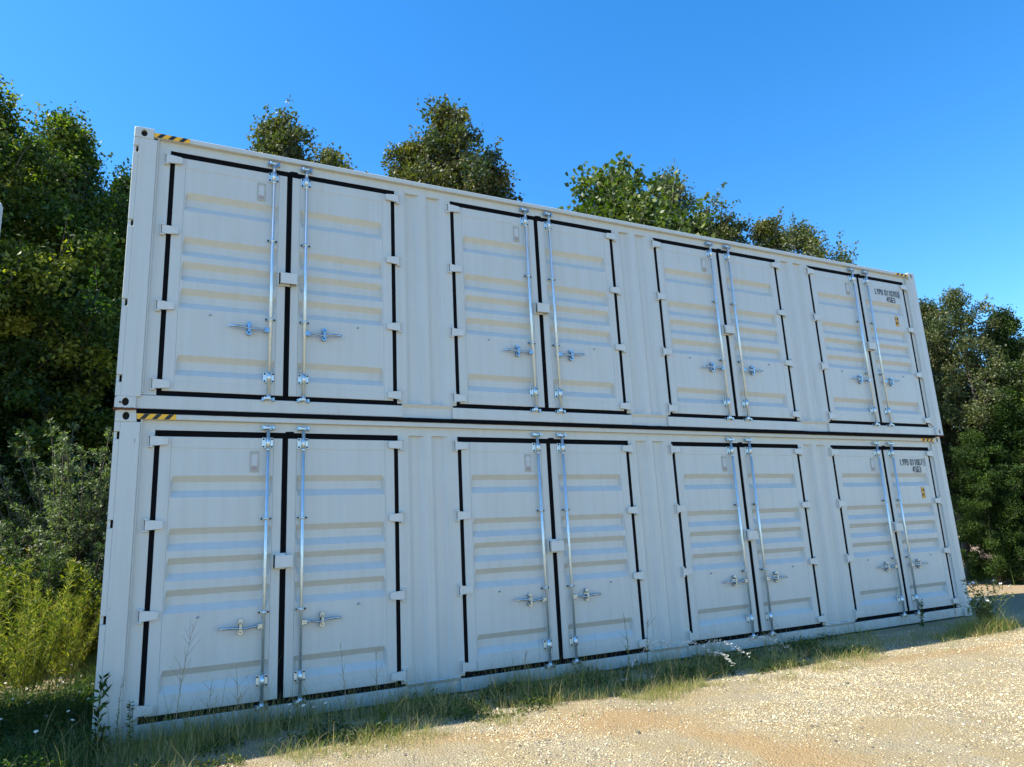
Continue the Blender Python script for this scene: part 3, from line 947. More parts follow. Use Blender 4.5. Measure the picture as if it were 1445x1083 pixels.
def grass():
    rs = np.random.RandomState(5)
    green = np.array((.085, .13, .030)); olive = np.array((.16, .18, .05)); straw = np.array((.42, .33, .17)); dkg = np.array((.045, .085, .025))
    # strip along the foot of the container
    n = 78000
    x = rs.uniform(-1.6, 13.2, n); y = -.02 - rs.beta(1.2, 2.2, n) * 1.55
    cl = vnoise(x * 2.1, y * 2.6 + 4) * .6 + vnoise(x * 6 + 7, y * 6) * .4
    fall = np.interp(x, [-1.6, 3.8, 5.2, 7.0, 8.0, 10.5, 11.0, 12.0, 13.2], [1, .85, .75, .5, .28, .2, .16, .08, .0])
    edge = np.interp(x, [-1.6, .4, 1.2, 1.8, 2.6, 3.2, 4.2, 5.5, 7.5, 9.5, 13], [1.6, 1.25, .80, .65, .80, .95, .95, 1.25, 1.1, .9, .6]) * (.8 + .5 * vnoise(x * 1.3 + 20, x * 0))
    keep = (rs.rand(n) < fall * np.clip((cl - .40) * 4.4, .03, 1)) & (-y < edge)
    x, y, cl = x[keep], y[keep], cl[keep]; n = len(x)
    h = rs.gamma(2.4, .031, n) * np.interp(cl, [.3, .75], [.6, 1.8]) * np.interp(x, [-1, 3, 6, 8, 13], [1.1, 1.15, .95, .75, .6]) * np.interp(-y, [0, .6, 1.4], [1.15, 1.0, .45])
    w = rs.uniform(.002, .005, n)
    k = rs.rand(n)[:, None]; dry = (rs.rand(n) < np.interp(-y, [0, .7, 1.4], [.42, .52, .70]))[:, None]
    c = np.where(dry, straw * rs.uniform(.6, 1.25, (n, 1)), green * (1 - k) + olive * 1.25 * k)
    blades('grass', x, y, h, w, c, 'mixed green and dry straw-coloured grass growing along the foot of the containers', seed=3)
    # tall dry culms
    n = 2600
    x = rs.uniform(-1.2, 9.5, n); y = -.05 - rs.beta(1.4, 2.0, n) * 1.2
    keep = rs.rand(n) < np.clip((vnoise(x * 2.7 + 11, y * 2.7) - .35) * 2.5, .04, 1) * np.interp(x, [0, 5, 8, 9.5], [1, .9, .5, .2])
    x, y = x[keep], y[keep]; n = len(x)
    blades('dry_culms', x, y, rs.uniform(.18, .52, n), rs.uniform(.0018, .0032, n), straw * rs.uniform(.55, 1.2, (n, 1)), 'tall thin dry grass stalks standing above the green grass', lean=.7, seed=15)
    # sunlit green-and-straw fringe where the shade ends
    n = 95000
    x = rs.uniform(.2, 10.5, n); y = rs.uniform(-1.75, -.75, n)
    cl = vnoise(x * 1.9 + 2, y * 3.0) * .6 + vnoise(x * 7, y * 7) * .4
    keep = rs.rand(n) < np.clip((cl - .42) * 3.5, 0, 1) * np.interp(x, [.2, 1.5, 3, 4, 7, 9, 10.5], [.5, .8, .6, 1, .8, .35, .1]) * np.interp(-y, [.75, 1.1, 1.75], [1, .9, 0])
    x, y = x[keep], y[keep]; n = len(x)
    k = rs.rand(n)[:, None]; dry = (rs.rand(n) < .55)[:, None]
    blades('fringe_grass', x, y, rs.gamma(3.0, .024, n) + .015, rs.uniform(.0022, .0045, n), np.where(dry, straw * rs.uniform(.7, 1.3, (n, 1)), (green * 1.3 * (1 - k) + olive * 1.5 * k)), 'short sunlit grass, part green part straw, fringing the gravel', lean=.9, seed=16)
    # tuft round the foot of the white-flowered weed
    n = 5200
    x = np.concatenate([rs.normal(10.95, .28, n // 2), rs.normal(10.35, .35, n // 2)]); y = np.concatenate([rs.normal(-1.0, .11, n // 2), rs.normal(-1.02, .09, n // 2)])
    k = rs.rand(n)[:, None]; dry = (rs.rand(n) < .4)[:, None]
    blades('tuft_grass', x, y, rs.gamma(4, .035, n) * np.exp(-((x - 10.9) / .7) ** 2) + .03, rs.uniform(.003, .006, n), np.where(dry, straw * rs.uniform(.7, 1.3, (n, 1)), olive * 1.5 * (1 - k) + green * 1.4 * k), 'yellow-green grass tuft at the foot of the white-flowered weed', lean=.7, seed=18)
    # thin dry grass at the edge of the gravel
    n = 26000
    x = rs.uniform(-.6, 13.5, n); y = rs.uniform(-2.1, -.6, n)
    cl = vnoise(x * 3.1 + 9, y * 3.3)
    keep = rs.rand(n) < np.clip((cl - .45) * 2.2, 0, 1) * np.interp(-y, [.6, 1.2, 2.1], [1, .8, .0]) * np.interp(x, [0, 6, 9, 13], [1, .8, .5, .35])
    x, y = x[keep], y[keep]; n = len(x)
    blades('dry_grass', x, y, rs.gamma(3, .012, n) + .01, rs.uniform(.002, .004, n), straw * rs.uniform(.7, 1.3, (n, 1)), 'thin dry grass straggling out over the gravel edge', lean=1.1, seed=8)
    # weedy verge left of the container
    n = 90000
    x = rs.uniform(-4.5, .02, n); y = rs.uniform(-1.6, 7.5, n)
    cl = vnoise(x * 2.1 + 3, y * 2.1) * .6 + vnoise(x * 7, y * 7 + 3) * .4
    bare = (y > 3.1) & (y < 6.3) & (x < -.25 - .5 * vnoise(y * 1.5, y * 0))
    inside = (x < -1.45) & (y > -.05) & (y < 2.5)
    keep = (rs.rand(n) < np.clip((cl - .22) * 3, .1, 1) * np.where(bare, .10, 1)) & ~inside
    x, y, cl, = x[keep], y[keep], cl[keep]; n = len(x)
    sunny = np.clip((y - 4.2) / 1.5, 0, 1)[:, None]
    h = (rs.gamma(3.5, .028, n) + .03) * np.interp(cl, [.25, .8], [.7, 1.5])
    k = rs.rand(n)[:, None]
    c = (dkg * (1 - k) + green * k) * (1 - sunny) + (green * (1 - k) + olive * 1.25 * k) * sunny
    c = np.where((rs.rand(n) < .12)[:, None], straw * .8, c)
    blades('weeds', x, y, h, rs.uniform(.005, .013, n), c, 'thick dark green weeds covering the ground left of the containers', lean=.8, seed=12)
    # far verge on the right, foot of the trees
    n = 16000
    x = rs.uniform(16.5, 26, n); y = rs.uniform(-3, 12, n)
    keep = rs.rand(n) < np.interp(x + .35 * (y - 3), [18.2, 20], [.05, 1]); x, y = x[keep], y[keep]; n = len(x)
    k = rs.rand(n)[:, None]
    blades('verge_grass', x, y, rs.gamma(3.5, .05, n), rs.uniform(.008, .02, n), green * (1 - k) + olive * k, 'rough green growth at the foot of the trees on the right', lean=.8, seed=13)
grass()

# ------------------------------------------------------------------ leaves
def leaf_mesh(name, centres, size, cols, mat, seed=0, up=.35, aspect=.62, dirs=None):
    """one folded kite per leaf"""
    rs = np.random.RandomState(seed)
    n = len(centres)
    nrm = rs.normal(size=(n, 3)); nrm[:, 2] += up * 2; nrm /= np.linalg.norm(nrm, axis=1, keepdims=True)
    d = rs.normal(size=(n, 3)) if dirs is None else dirs + rs.normal(size=(n, 3)) * .35
    d -= (d * nrm).sum(1, keepdims=True) * nrm; d /= np.linalg.norm(d, axis=1, keepdims=True) + 1e-9
    s = np.cross(nrm, d)
    L_ = (size * rs.uniform(.65, 1.25, n))[:, None]; W_ = L_ * aspect / 2
    fold = L_ * .10
    V = np.stack([centres, centres + d * L_ * .45 + s * W_ + nrm * fold, centres + d * L_ , centres + d * L_ * .45 - s * W_ + nrm * fold], 1)
    tri = np.array([(0, 1, 2), (0, 2, 3)])
    F = (tri[None] + (np.arange(n) * 4)[:, None, None]).reshape(-1)
    return np_mesh(name, V.reshape(-1, 3), F, 3, mat, np.repeat(cols, 4, axis=0))

def tree_proto(seed, height, base, width, n_leaves, size, pal, mat, shape='cone', bark='bark', clump=.30, aspect=.62, droop=0.0, trunk_r=None):
    """returns trunk mesh, crown mesh; crown grows on real limbs and twigs, gaps stay open between clumps"""
    rnd = random.Random(seed); rs = np.random.RandomState(seed)
    tr = trunk_r or height * .013
    mb = MB()
    lean = Vector((rnd.uniform(-.03, .03), rnd.uniform(-.03, .03), 0))
    tp = []; N = 9
    for i in range(N):
        t = i / (N - 1)
        tp.append(Vector((math.sin(t * 5 + seed) * .08 * t, math.cos(t * 4 + seed) * .08 * t, t * height * .97)) + lean * height * t)
    mb.tube(tp, [tr * (1 - .93 * i / (N - 1)) for i in range(N)], 8)
    def trunk_at(t):
        f = t * (N - 1); i = min(int(f), N - 2); return tp[i].lerp(tp[i + 1], f - i)
    def prof(t):
        if shape == 'cone': return (1 - t) ** .55 * min(1, .35 + t * 5) + .04
        if shape == 'spire': return (1 - t) ** .85 * min(1, .35 + t * 5) + .03
        if shape == 'broad': return max(.10, (1 - t ** 4.5)) * min(1, .5 + t * 2)
        if shape == 'round': return max(.06, math.sin(math.pi * min(1, t * .82 + .16)) ** .7)
        return max(.07, (1 - t ** 2.2) * min(1, .55 + t * 2))
    pts = []; shoots = []
    nb = int(34 + height * 2.2)
    for k in range(nb):
        t = (k + rnd.random()) / nb
        z = base + (1 - base) * t * .985
        o_ = trunk_at(z)
        az_ = k * 2.4 + rnd.uniform(-.5, .5)
        ln = width * prof(t) * rnd.uniform(.65, 1.18)
        rise = (.25 + .75 * t) * (1 - droop)
        d = Vector((math.cos(az_), math.sin(az_), rise * rnd.uniform(.5, 1.2))).normalized()
        p = o_.copy(); path = [p.copy()]; segs = 4
        for s_ in range(segs):
            d = (d + Vector((rnd.uniform(-.18, .18), rnd.uniform(-.18, .18), rnd.uniform(-.05, .16)))).normalized()
            p = p + d * ln / segs; path.append(p.copy())
        r0 = max(.012, tr * (1 - z) * .55)
        mb.tube(path, [r0 * (1 - .85 * i / segs) for i in range(segs + 1)], 5, False)
        nt = max(3, int(ln * 5))
        for q in range(nt):
            f = (.25 + .75 * (q + rnd.random()) / nt) * segs; i = min(int(f), segs - 1)
            c0 = path[i].lerp(path[i + 1], f - i)
            dd = Vector((rnd.gauss(0, 1), rnd.gauss(0, 1), rnd.gauss(.25, .7))).normalized()
            tl = rnd.uniform(.25, .65) * (.5 + ln / width * .6) * clump / .3
            c1 = c0 + dd * tl
            if rnd.random() < .6: mb.tube([c0, c1], [r0 * .25 + .004, .003], 3, False)
            pts.append((c0.lerp(c1, .75), rnd.uniform(.55, 1.25), rnd.random()))
        # thin shoots that break the outline
        for q in range(rnd.randint(2, 4)):
            c0 = path[rnd.randint(2, segs)]
            dd = (d * .8 + Vector((rnd.gauss(0, .55), rnd.gauss(0, .55), rnd.uniform(.1, 1.3)))).normalized()
            sl = rnd.uniform(.45, 1.05) * min(1.0, .5 + ln / width)
            mb.tube([c0, c0 + dd * sl], [.007, .002], 3, False)
            kk = rnd.random()
            for e in range(int(sl * 26)):
                f = .25 + .75 * rnd.random()
                shoots.append((tuple(c0 + dd * sl * f), kk, .10 * (1.25 - f)))
    P = np.array([tuple(p[0]) for p in pts]); S = np.array([p[1] for p in pts]); K = np.array([p[2] for p in pts])
    idx = rs.choice(len(P), n_leaves, p=S / S.sum())
    off = np.clip(rs.normal(size=(n_leaves, 3)), -1.7, 1.7) * np.array([1, 1, .72]) * (clump * .62 * S[idx])[:, None]
    C = P[idx] + off
    SP = np.array([q[0] for q in shoots]); SK = np.array([q[1] for q in shoots]); SR = np.array([q[2] for q in shoots])
    C = np.concatenate([C, SP + rs.normal(size=SP.shape) * SR[:, None]]); KK = np.concatenate([K[idx], SK]); n_leaves = len(C)
    pal = np.array(pal)
    ci = np.clip(KK * (len(pal) - 1) + rs.normal(0, .35, n_leaves), 0, len(pal) - 1)
    lo = np.floor(ci).astype(int); hi = np.minimum(lo + 1, len(pal) - 1); f = (ci - lo)[:, None]
    cols = (pal[lo] * (1 - f) + pal[hi] * f) * rs.uniform(.7, 1.35, (n_leaves, 1))
    crown = leaf_mesh('crown', C, size, cols, mat, seed + 1, aspect=aspect)
    return mb.mesh('trunk', MAT[bark], fix=False), crown

G_DARK = [(.022, .045, .011), (.040, .075, .015), (.075, .120, .022)]
G_YEL = [(.060, .090, .015), (.130, .160, .024), (.260, .260, .036)]
G_OLIVE = [(.045, .065, .022), (.085, .100, .034), (.16, .155, .055)]
G_BRONZE = [(.040, .060, .022), (.070, .085, .030), (.105, .105, .036), (.16, .14, .05)]
G_BRIGHT = [(.045, .082, .015), (.075, .115, .020), (.125, .155, .032)]
G_SILVER = [(.070, .095, .045), (.14, .17, .085), (.26, .29, .16)]

def ground_cover():
    rs = np.random.RandomState(31)
    def cover(name, n, x0, x1, y0, y1, hmax, label, pal, thr, seed):
        x = rs.uniform(x0, x1, n); y = rs.uniform(y0, y1, n)
        k = vnoise(x * 3.3 + seed, y * 3.3); keep = (k > thr) & ~((x < -1.45) & (y > -.05) & (y < 2.5)) & ~((x > -.02) & (y > -.04))
        x, y, k = x[keep], y[keep], k[keep]; n = len(x)
        z = ground_z(x, y) + rs.uniform(.01, 1, n) ** 1.3 * hmax * (k - thr + .2) * 1.6
        pal = np.array(pal); c = pal[rs.randint(0, len(pal), n)] * rs.uniform(.7, 1.3, (n, 1))
        o = bpy.data.objects.new(name, leaf_mesh(name, np.stack([x, y, z], -1), np.full(n, .034), c, MAT['leaf_matt'], seed, aspect=.5))
        COL.objects.link(o); tag(o, label, 'ground cover', kind='stuff')
    cover('leafy_weeds', 60000, -4.2, .1, -1.3, 3.1, .22, 'dense small-leaved weeds in the shade left of the corner post', G_DARK + G_BRIGHT[:1], .25, 3)
    cover('creeping_weeds', 26000, -.2, 9.0, -1.25, -.04, .13, 'low leafy weeds mixed into the grass at the foot of the containers', G_DARK[1:] + G_OLIVE, .50, 5)
    cover('sunny_weeds', 60000, -4.5, .0, 5.6, 7.8, .7, 'sunlit tangle of low weeds under the shrubs at the left', G_BRIGHT + G_YEL[1:], .25, 7)
ground_cover()

PROTO = {
 'maple':  tree_proto(1, 11.0, .08, 2.9, 110000, .092, G_DARK + G_YEL, MAT['leaf'], 'dome', clump=.33),
 'oak':    tree_proto(2, 11.0, .08, 3.0, 100000, .098, G_DARK, MAT['leaf_glossy'], 'dome', clump=.33),
 'gum':    tree_proto(3, 12.0, .25, 2.1, 60000, .100, G_OLIVE, MAT['leaf_glossy'], 'cone', clump=.27),
 'bronze': tree_proto(4, 12.0, .25, 3.3, 76000, .100, G_BRONZE, MAT['leaf_glossy'], 'spire', clump=.27),
 'tulip':  tree_proto(5, 12.0, .35, 2.5, 26000, .165, G_BRIGHT, MAT['leaf_glossy'], 'broad', 'bark_pale', clump=.36, aspect=.85),
 'loose':  tree_proto(6, 11.0, .25, 2.1, 36000, .098, G_OLIVE, MAT['leaf_glossy'], 'broad', clump=.27),
 'thicket': tree_proto(7, 9.0, .02, 2.6, 90000, .10, G_DARK, MAT['leaf_matt'], 'dome', clump=.33),
}
def tree(kind, az_deg, dist, h, label, group, rz=None, sx=1.0, name=None):
    a = rad(az_deg); x = CAM.x + dist * math.sin(a); y = CAM.y + dist * math.cos(a)
    tm, cm = PROTO[kind]; h0 = max(v.co.z for v in tm.vertices) if kind not in _H else _H[kind]
    _H[kind] = h0
    k = h / h0
    root = empty(name or {'maple': 'maple_tree', 'oak': 'oak_tree', 'gum': 'gum_tree', 'bronze': 'gum_tree', 'tulip': 'tulip_tree', 'loose': 'slender_tree', 'thicket': 'bushy_tree'}[kind],
                 (x, y, float(ground_z(x, y)) - .05), rz if rz is not None else (az_deg * 1.7) % 6.28)
    root.scale = (k * sx, k * sx, k)
    place('trunk', tm, root); place('crown', cm, root)
    tag(root, label, 'tree', group)
    return root
_H = {}
GL = 'trees crowding the left edge'; GB = 'trees rising behind the containers'; GR = 'trees at the edge of the lot on the right'
def top(t, d): return (t - .026) * d + 1.51
TREES = [
 # left edge
 ('maple', -11.3, 18.0, top(.64, 18), 'tall leafy tree at the far left edge, crown yellow-green in the sun', GL),
 ('maple', -5.7, 19.0, top(.600, 19), 'tall tree with ragged sunlit top just left of the container stack', GL),
 ('oak', -8.6, 21.5, top(.56, 21.5), 'dark tree between the two tall sunlit trees at the left', GL),
 ('oak', -2.6, 20.5, top(.54, 20.5), 'dark tree half hidden by the left end of the containers', GL),
 ('thicket', -8.3, 17.8, top(.28, 17.8), 'bushy dark understorey tree in the shade below the left crowns', GL),
 ('thicket', -13.6, 18.2, top(.34, 18.2), 'bushy dark tree cut by the left edge of the photo', GL),
 ('maple', -16.0, 19.5, top(.60, 19.5), 'tall dark tree beyond the neighbouring container corner', GL),
 ('thicket', -4.6, 21.0, top(.30, 21), 'deep shaded bushy tree behind the silvery shrub', GL),
 ('oak', -11.2, 26.0, top(.50, 26), 'dark tree deep in the wood at the left', GL),
 ('thicket', -7.0, 26.0, top(.36, 26), 'low dark tree deep in the wood behind the left trunks', GL),
 ('oak', -4.5, 27.0, top(.46, 27), 'dark tree deep in the wood beside the container edge', GL),
 # over the roof
 ('gum', 8.6, 20.0, top(.680, 20), 'cone-shaped dark green treetop above the first pair of doors', GB),
 ('loose', 12.6, 21.0, top(.632, 21), 'small yellowish treetop right of the cone-shaped one', GB),
 ('gum', 18.9, 20.0, top(.665, 20), 'thin dark green treetop left of the tall bronze one', GB),
 ('bronze', 23.4, 20.0, top(.705, 20), 'tall bronze-green treetop above the gap between first and second doors', GB),
 ('bronze', 25.8, 20.8, top(.600, 20.8), 'lower bronze-green treetop leaning against the tallest one', GB),
 ('loose', 29.8, 21.0, top(.520, 21), 'tiny treetop barely showing above the second pair of doors', GB),
 ('tulip', 37.3, 18.5, top(.580, 18.5), 'broad-leaved bright green treetop above the third pair of doors', GB),
 ('loose', 41.0, 20.0, top(.565, 20), 'greyish thin treetop right of the broad-leaved bright one', GB),
 ('loose', 43.4, 20.5, top(.490, 20.5), 'low olive treetop between the grey and the yellowish ones', GB),
 ('gum', 46.2, 20.0, top(.478, 20), 'olive treetop above the gap before the fourth doors', GB),
 ('gum', 48.8, 20.5, top(.465, 20.5), 'yellow-olive treetop left of the last treetop over the roof', GB),
 ('loose', 51.2, 20.0, top(.445, 20), 'open grey-green treetop above the fourth pair of doors', GB),
 ('loose', 53.9, 21.5, top(.322, 21.5), 'small treetop just clearing the roof at its right end', GB),
 # right
 ('bronze', 58.6, 22.5, top(.300, 22.5), 'dark reddish tree just right of the upper container corner', GR),
 ('loose', 61.0, 21.5, top(.315, 21.5), 'grey-green tree with pale branches right of the containers', GR),
 ('oak', 63.4, 22.6, top(.275, 22.6), 'olive tree behind the grey-green one at the right', GR),
 ('maple', 66.6, 22.0, top(.300, 22), 'yellow-green tree at the right edge of the photo', GR),
 ('thicket', 60.3, 20.6, top(.135, 20.6), 'leafy dark bushy tree touching the right end of the containers', GR),
 ('thicket', 62.6, 21.2, top(.180, 21.2), 'broad dark green bushy tree at the middle of the right-hand wood', GR),
 ('thicket', 65.0, 20.8, top(.150, 20.8), 'dark bushy tree above the dirt track at the right edge', GR),
 ('thicket', 67.8, 21.5, top(.20, 21.5), 'bushy tree cut by the right edge of the photo', GR),
 ('oak', 57.5, 26.0, top(.200, 26), 'dark tree hidden mostly behind the right end of the containers', GR),
 ('oak', 62.0, 27.0, top(.22, 27), 'dark tree deep in the right-hand wood', GR),
 ('oak', 66.0, 27.0, top(.24, 27), 'dark tree deep in the wood behind the yellow-green one', GR),
]
for i, (k, a_, d_, h_, lb, g_) in enumerate(TREES):
    tree(k, a_, d_, h_, lb, g_, rz=i * 1.3, sx={'tulip': .95, 'loose': .9}.get(k, 1.0))

# ------------------------------------------------------------------ shrubs and tall weeds
def shrub(name, x, y, h, w, n_shoots, n_leaves, size, pal, mat, label, group, seed, upright=.8, bark='bark', aspect=.45):
    rnd = random.Random(seed); rs = np.random.RandomState(seed)
    mb = MB(); P = []; D = []
    for k in range(n_shoots):
        az_ = rnd.uniform(0, 6.283); ln = h * rnd.uniform(.45, 1.05)
        tilt = rnd.uniform(.05, 1.0) * (1 - upright) * 1.8
        d = Vector((math.cos(az_) * tilt, math.sin(az_) * tilt, 1)).normalized()
        p = Vector((math.cos(az_) * w * .3 * rnd.random(), math.sin(az_) * w * .3 * rnd.random(), 0)); path = [p.copy()]
        for s_ in range(6):
            d = (d + Vector((math.cos(az_) * .08, math.sin(az_) * .08, 0)) * (w / h) + Vector((rnd.gauss(0, .06), rnd.gauss(0, .06), 0))).normalized()
            p = p + d * ln / 6; path.append(p.copy())
        mb.tube(path, [.011 * (1 - .13 * i) * h / 2.5 + .002 for i in range(7)], 4, False)
        for s_ in range(int(ln * 9)):
            f = (.18 + .82 * rnd.random() ** .8) * 6; i = min(int(f), 5); c0 = path[i].lerp(path[i + 1], f - i)
            sd = Vector((rnd.gauss(0, 1), rnd.gauss(0, 1), rnd.uniform(.1, 1.1))).normalized(); sl = rnd.uniform(.08, .34) * (1.25 - f / 7)
            for q in range(3): P.append(tuple(c0 + sd * sl * (q + 1) / 3)); D.append(tuple(sd))
    P = np.array(P); D = np.array(D)
    idx = rs.randint(0, len(P), n_leaves)
    C = P[idx] + rs.normal(size=(n_leaves, 3)) * .022
    pal = np.array(pal); cols = pal[rs.randint(0, len(pal), n_leaves)] * rs.uniform(.75, 1.3, (n_leaves, 1))
    root = empty(name, (x, y, float(ground_z(x, y)) - .02))
    mb.build('stems', MAT[bark], root, fix=False)
    place('foliage', leaf_mesh('foliage', C, size, cols, mat, seed, up=.15, aspect=aspect, dirs=D[idx]), root)
    tag(root, label, 'shrub', group)
    return root

def azp(az_deg, d): a = rad(az_deg); return CAM.x + d * math.sin(a), CAM.y + d * math.cos(a)
GS = 'shrubs left of the containers'
x, y = azp(-4.0, 15.0); shrub('silvery_shrub', x, y, 3.9, 1.5, 110, 60000, .058, G_SILVER, MAT['leaf_glossy'], 'tall silvery green shrub with upright shoots beside the left end of the containers', GS, 21, .86)
x, y = azp(-6.9, 14.6); shrub('silvery_shrub', x, y, 2.65, 1.8, 100, 50000, .058, G_SILVER, MAT['leaf_glossy'], 'shorter silvery shrub left of the tallest one', GS, 22, .8)
x, y = azp(-10.8, 14.4); shrub('silvery_shrub', x, y, 2.0, 2.6, 100, 50000, .058, G_SILVER[:2] + G_OLIVE, MAT['leaf_glossy'], 'low spreading grey-green shrub at the left edge below the brown brush', GS, 23, .62)
x, y = azp(-5.6, 14.0); shrub('silvery_shrub', x, y, 2.3, 2.2, 90, 46000, .056, G_SILVER[:2] + G_DARK[1:], MAT['leaf_glossy'], 'rounded dull green shrub in front of the tall silvery one', GS, 24, .6)
x, y = azp(-12.4, 15.6); shrub('dry_brush', x, y, 2.8, 2.4, 90, 2600, .06, [(.16, .10, .06), (.22, .15, .09)], MAT['leaf_matt'], 'brown leafless brush at the left edge under the dark trees', GS, 25, .6, 'dry_stem')
x, y = azp(-9.6, 16.0); shrub('dry_brush', x, y, 2.6, 2.2, 80, 2600, .06, [(.14, .09, .06), (.20, .14, .08)], MAT['leaf_matt'], 'patch of brown dead brush left of the silvery shrubs', GS, 26, .55, 'dry_stem')
for k, (a_, d_, h_, lb) in enumerate([(-8.6, 13.2, 1.3, 'low bright green bush left of the feathery weed'), (-12.2, 13.2, 1.4, 'low bright green bush at the left edge'), (-4.0, 13.4, 1.75, 'bright green bush against the left edge of the container'), (-6.4, 13.8, 1.7, 'bright green bush behind the feathery weed')]):
    x, y = azp(a_, d_)
    shrub('green_bush', x, y, h_, 1.5, 46, 9000, .07, G_BRIGHT + G_YEL[1:], MAT['leaf'], lb, GS, 30 + k, .5, aspect=.6)

def feathery(x, y, h, seed, label, n_stems=14, spread=.55):
    """fennel-like weed: upright stems clothed with short thread leaves"""
    rnd = random.Random(seed); rs = np.random.RandomState(seed)
    mb = MB(); A = []; B = []; C = []
    for k in range(n_stems):
        az_ = rnd.uniform(0, 6.283); ln = h * rnd.uniform(.55, 1.05); tilt = rnd.uniform(0, spread)
        d = Vector((math.cos(az_) * tilt, math.sin(az_) * tilt, 1)).normalized(); p = Vector((math.cos(az_) * .12 * rnd.random(), math.sin(az_) * .12 * rnd.random(), 0)); path = [p.copy()]
        for s_ in range(5):
            d = (d + Vector((rnd.gauss(0, .04), rnd.gauss(0, .04), 0))).normalized(); p = p + d * ln / 5; path.append(p.copy())
        mb.tube(path, [.006 * (1 - .15 * i) for i in range(6)], 4, False)
        for s_ in range(int(ln * 190)):
            f = (.12 + .88 * rnd.random()) * 5; i = min(int(f), 4); c0 = path[i].lerp(path[i + 1], f - i)
            sd = Vector((rnd.gauss(0, 1), rnd.gauss(0, 1), rnd.uniform(.3, 2.0))).normalized()
            A.append(tuple(c0)); B.append(tuple(sd)); C.append(.06 + .10 * (1 - abs(f / 5 - .5) * 1.2) * rnd.random())
    A = np.array(A); B = np.array(B); Ln = np.array(C); n = len(A)
    side = np.cross(B, rs.normal(size=(n, 3))); side /= np.linalg.norm(side, axis=1, keepdims=True)
    W_ = .0055
    V = np.stack([A - side * W_, A + side * W_, A + B * Ln[:, None]], 1)
    pal = np.array([(.20, .23, .045), (.30, .30, .055), (.12, .17, .04), (.38, .34, .08), (.08, .12, .03)])
    cols = pal[rs.randint(0, 5, n)] * rs.uniform(.7, 1.3, (n, 1))
    root = empty('feathery_weed', (x, y, float(ground_z(x, y)) - .02))
    mb.build('stems', MAT['stem'], root, fix=False)
    place('foliage', np_mesh('foliage', V.reshape(-1, 3), np.arange(n * 3), 3, MAT['feathery'], np.repeat(cols, 3, axis=0)), root)
    tag(root, label, 'weed', 'feathery yellow-green weeds left of the containers')
for k, (a_, d_, h_, n_, lb) in enumerate([(-6.4, 10.9, 1.65, 22, 'largest feathery yellow-green weed, standing in full sun left of the container'),
        (-4.4, 11.6, 1.65, 11, 'feathery weed leaning towards the container edge'), (-9.6, 11.8, 1.25, 12, 'shorter feathery weed left of the largest one'),
        (-12.2, 11.8, 1.45, 10, 'feathery weed at the left edge of the photo'), (-4.0, 12.3, 1.1, 12, 'low feathery weed against the container edge')]):
    x, y = azp(a_, d_); feathery(x, y, h_, 40 + k, lb, n_)

def tube_path(p0, d, ln, segs, wob, rnd, droop=0.0):
    p = Vector(p0); d = Vector(d).normalized(); path = [p.copy()]
    for i in range(segs):
        d = (d + Vector((rnd.gauss(0, wob), rnd.gauss(0, wob), -droop))).normalized(); p = p + d * ln / segs; path.append(p.copy())
    return path

# flowering horseweed-like stalks and broad-leaved stalks by the corner
def stalk(name, x, y, h, label, seed, leaf_len=.05, n_leaf=40, broad=.3, pal=G_DARK, group='weed stalks in front of the containers', seedy=False, branches=0, cat='weed'):
    rnd = random.Random(seed); rs = np.random.RandomState(seed)
    mb = MB(); main = tube_path((0, 0, 0), (rnd.uniform(-.08, .08), rnd.uniform(-.08, .04), 1), h, 6, .035, rnd)
    mb.tube(main, [.0042 * (1 - .13 * i) for i in range(7)], 5, False)
    P = []; D = []; Sz = []
    paths = [(main, 1.0)]
    for b in range(branches):
        f = rnd.uniform(.4, .92) * 6; i = min(int(f), 5); c0 = main[i].lerp(main[i + 1], f - i); az_ = rnd.uniform(0, 6.283)
        pt = tube_path(c0, (math.cos(az_), math.sin(az_), rnd.uniform(.9, 2)), h * rnd.uniform(.10, .26), 4, .1, rnd)
        mb.tube(pt, [.0018, .0016, .0014, .0012, .001], 3, False); paths.append((pt, .5))
    for pt, k in paths:
        for q in range(int(n_leaf * (1 if k == 1 else .25))):
            f = (q + rnd.random()) / max(1, int(n_leaf * (1 if k == 1 else .25))); f = (.06 + .94 * f) * (len(pt) - 1); i = min(int(f), len(pt) - 2)
            az_ = q * 2.4
            P.append(tuple(pt[i].lerp(pt[i + 1], f - i))); D.append((math.cos(az_), math.sin(az_), rnd.uniform(.2, 1.0)))
            Sz.append(leaf_len * k * (1.1 - .5 * f / (len(pt) - 1)))
    P = np.array(P); D = np.array(D); Sz = np.array(Sz); n = len(P)
    pal = np.array(pal); cols = pal[rs.randint(0, len(pal), n)] * rs.uniform(.8, 1.3, (n, 1))
    root = empty(name, (x, y, float(ground_z(x, y)) - .01))
    mb.build('stem', MAT['dry_stem' if seedy else 'stem'], root, fix=False)
    place('seed_heads' if seedy else 'leaves', leaf_mesh('leaves', P, Sz, cols, MAT['leaf_matt'], seed, up=.1, aspect=broad, dirs=D), root)
    return tag(root, label, cat, group)
tanp = [(.30, .24, .14), (.38, .32, .20), (.22, .2, .09)]
stalk('broad_leaved_weed', .045, -.16, .62, 'dark green weed with whorled leaves standing at the left corner post', 60, .14, 46, .28)
stalk('broad_leaved_weed', .27, -.22, .40, 'leafy dark weed in front of the lower left hinge', 61, .06, 60, .35)
stalk('broad_leaved_weed', .16, -.20, .60, 'thin pale-tipped weed between the post and the first hinge', 62, .03, 70, .3, G_OLIVE + tanp)
stalk('seedy_stalk', .60, -.30, 1.02, 'tall branching seed stalk in front of the first door leaf', 63, .016, 50, .5, tanp, seedy=True, branches=14)
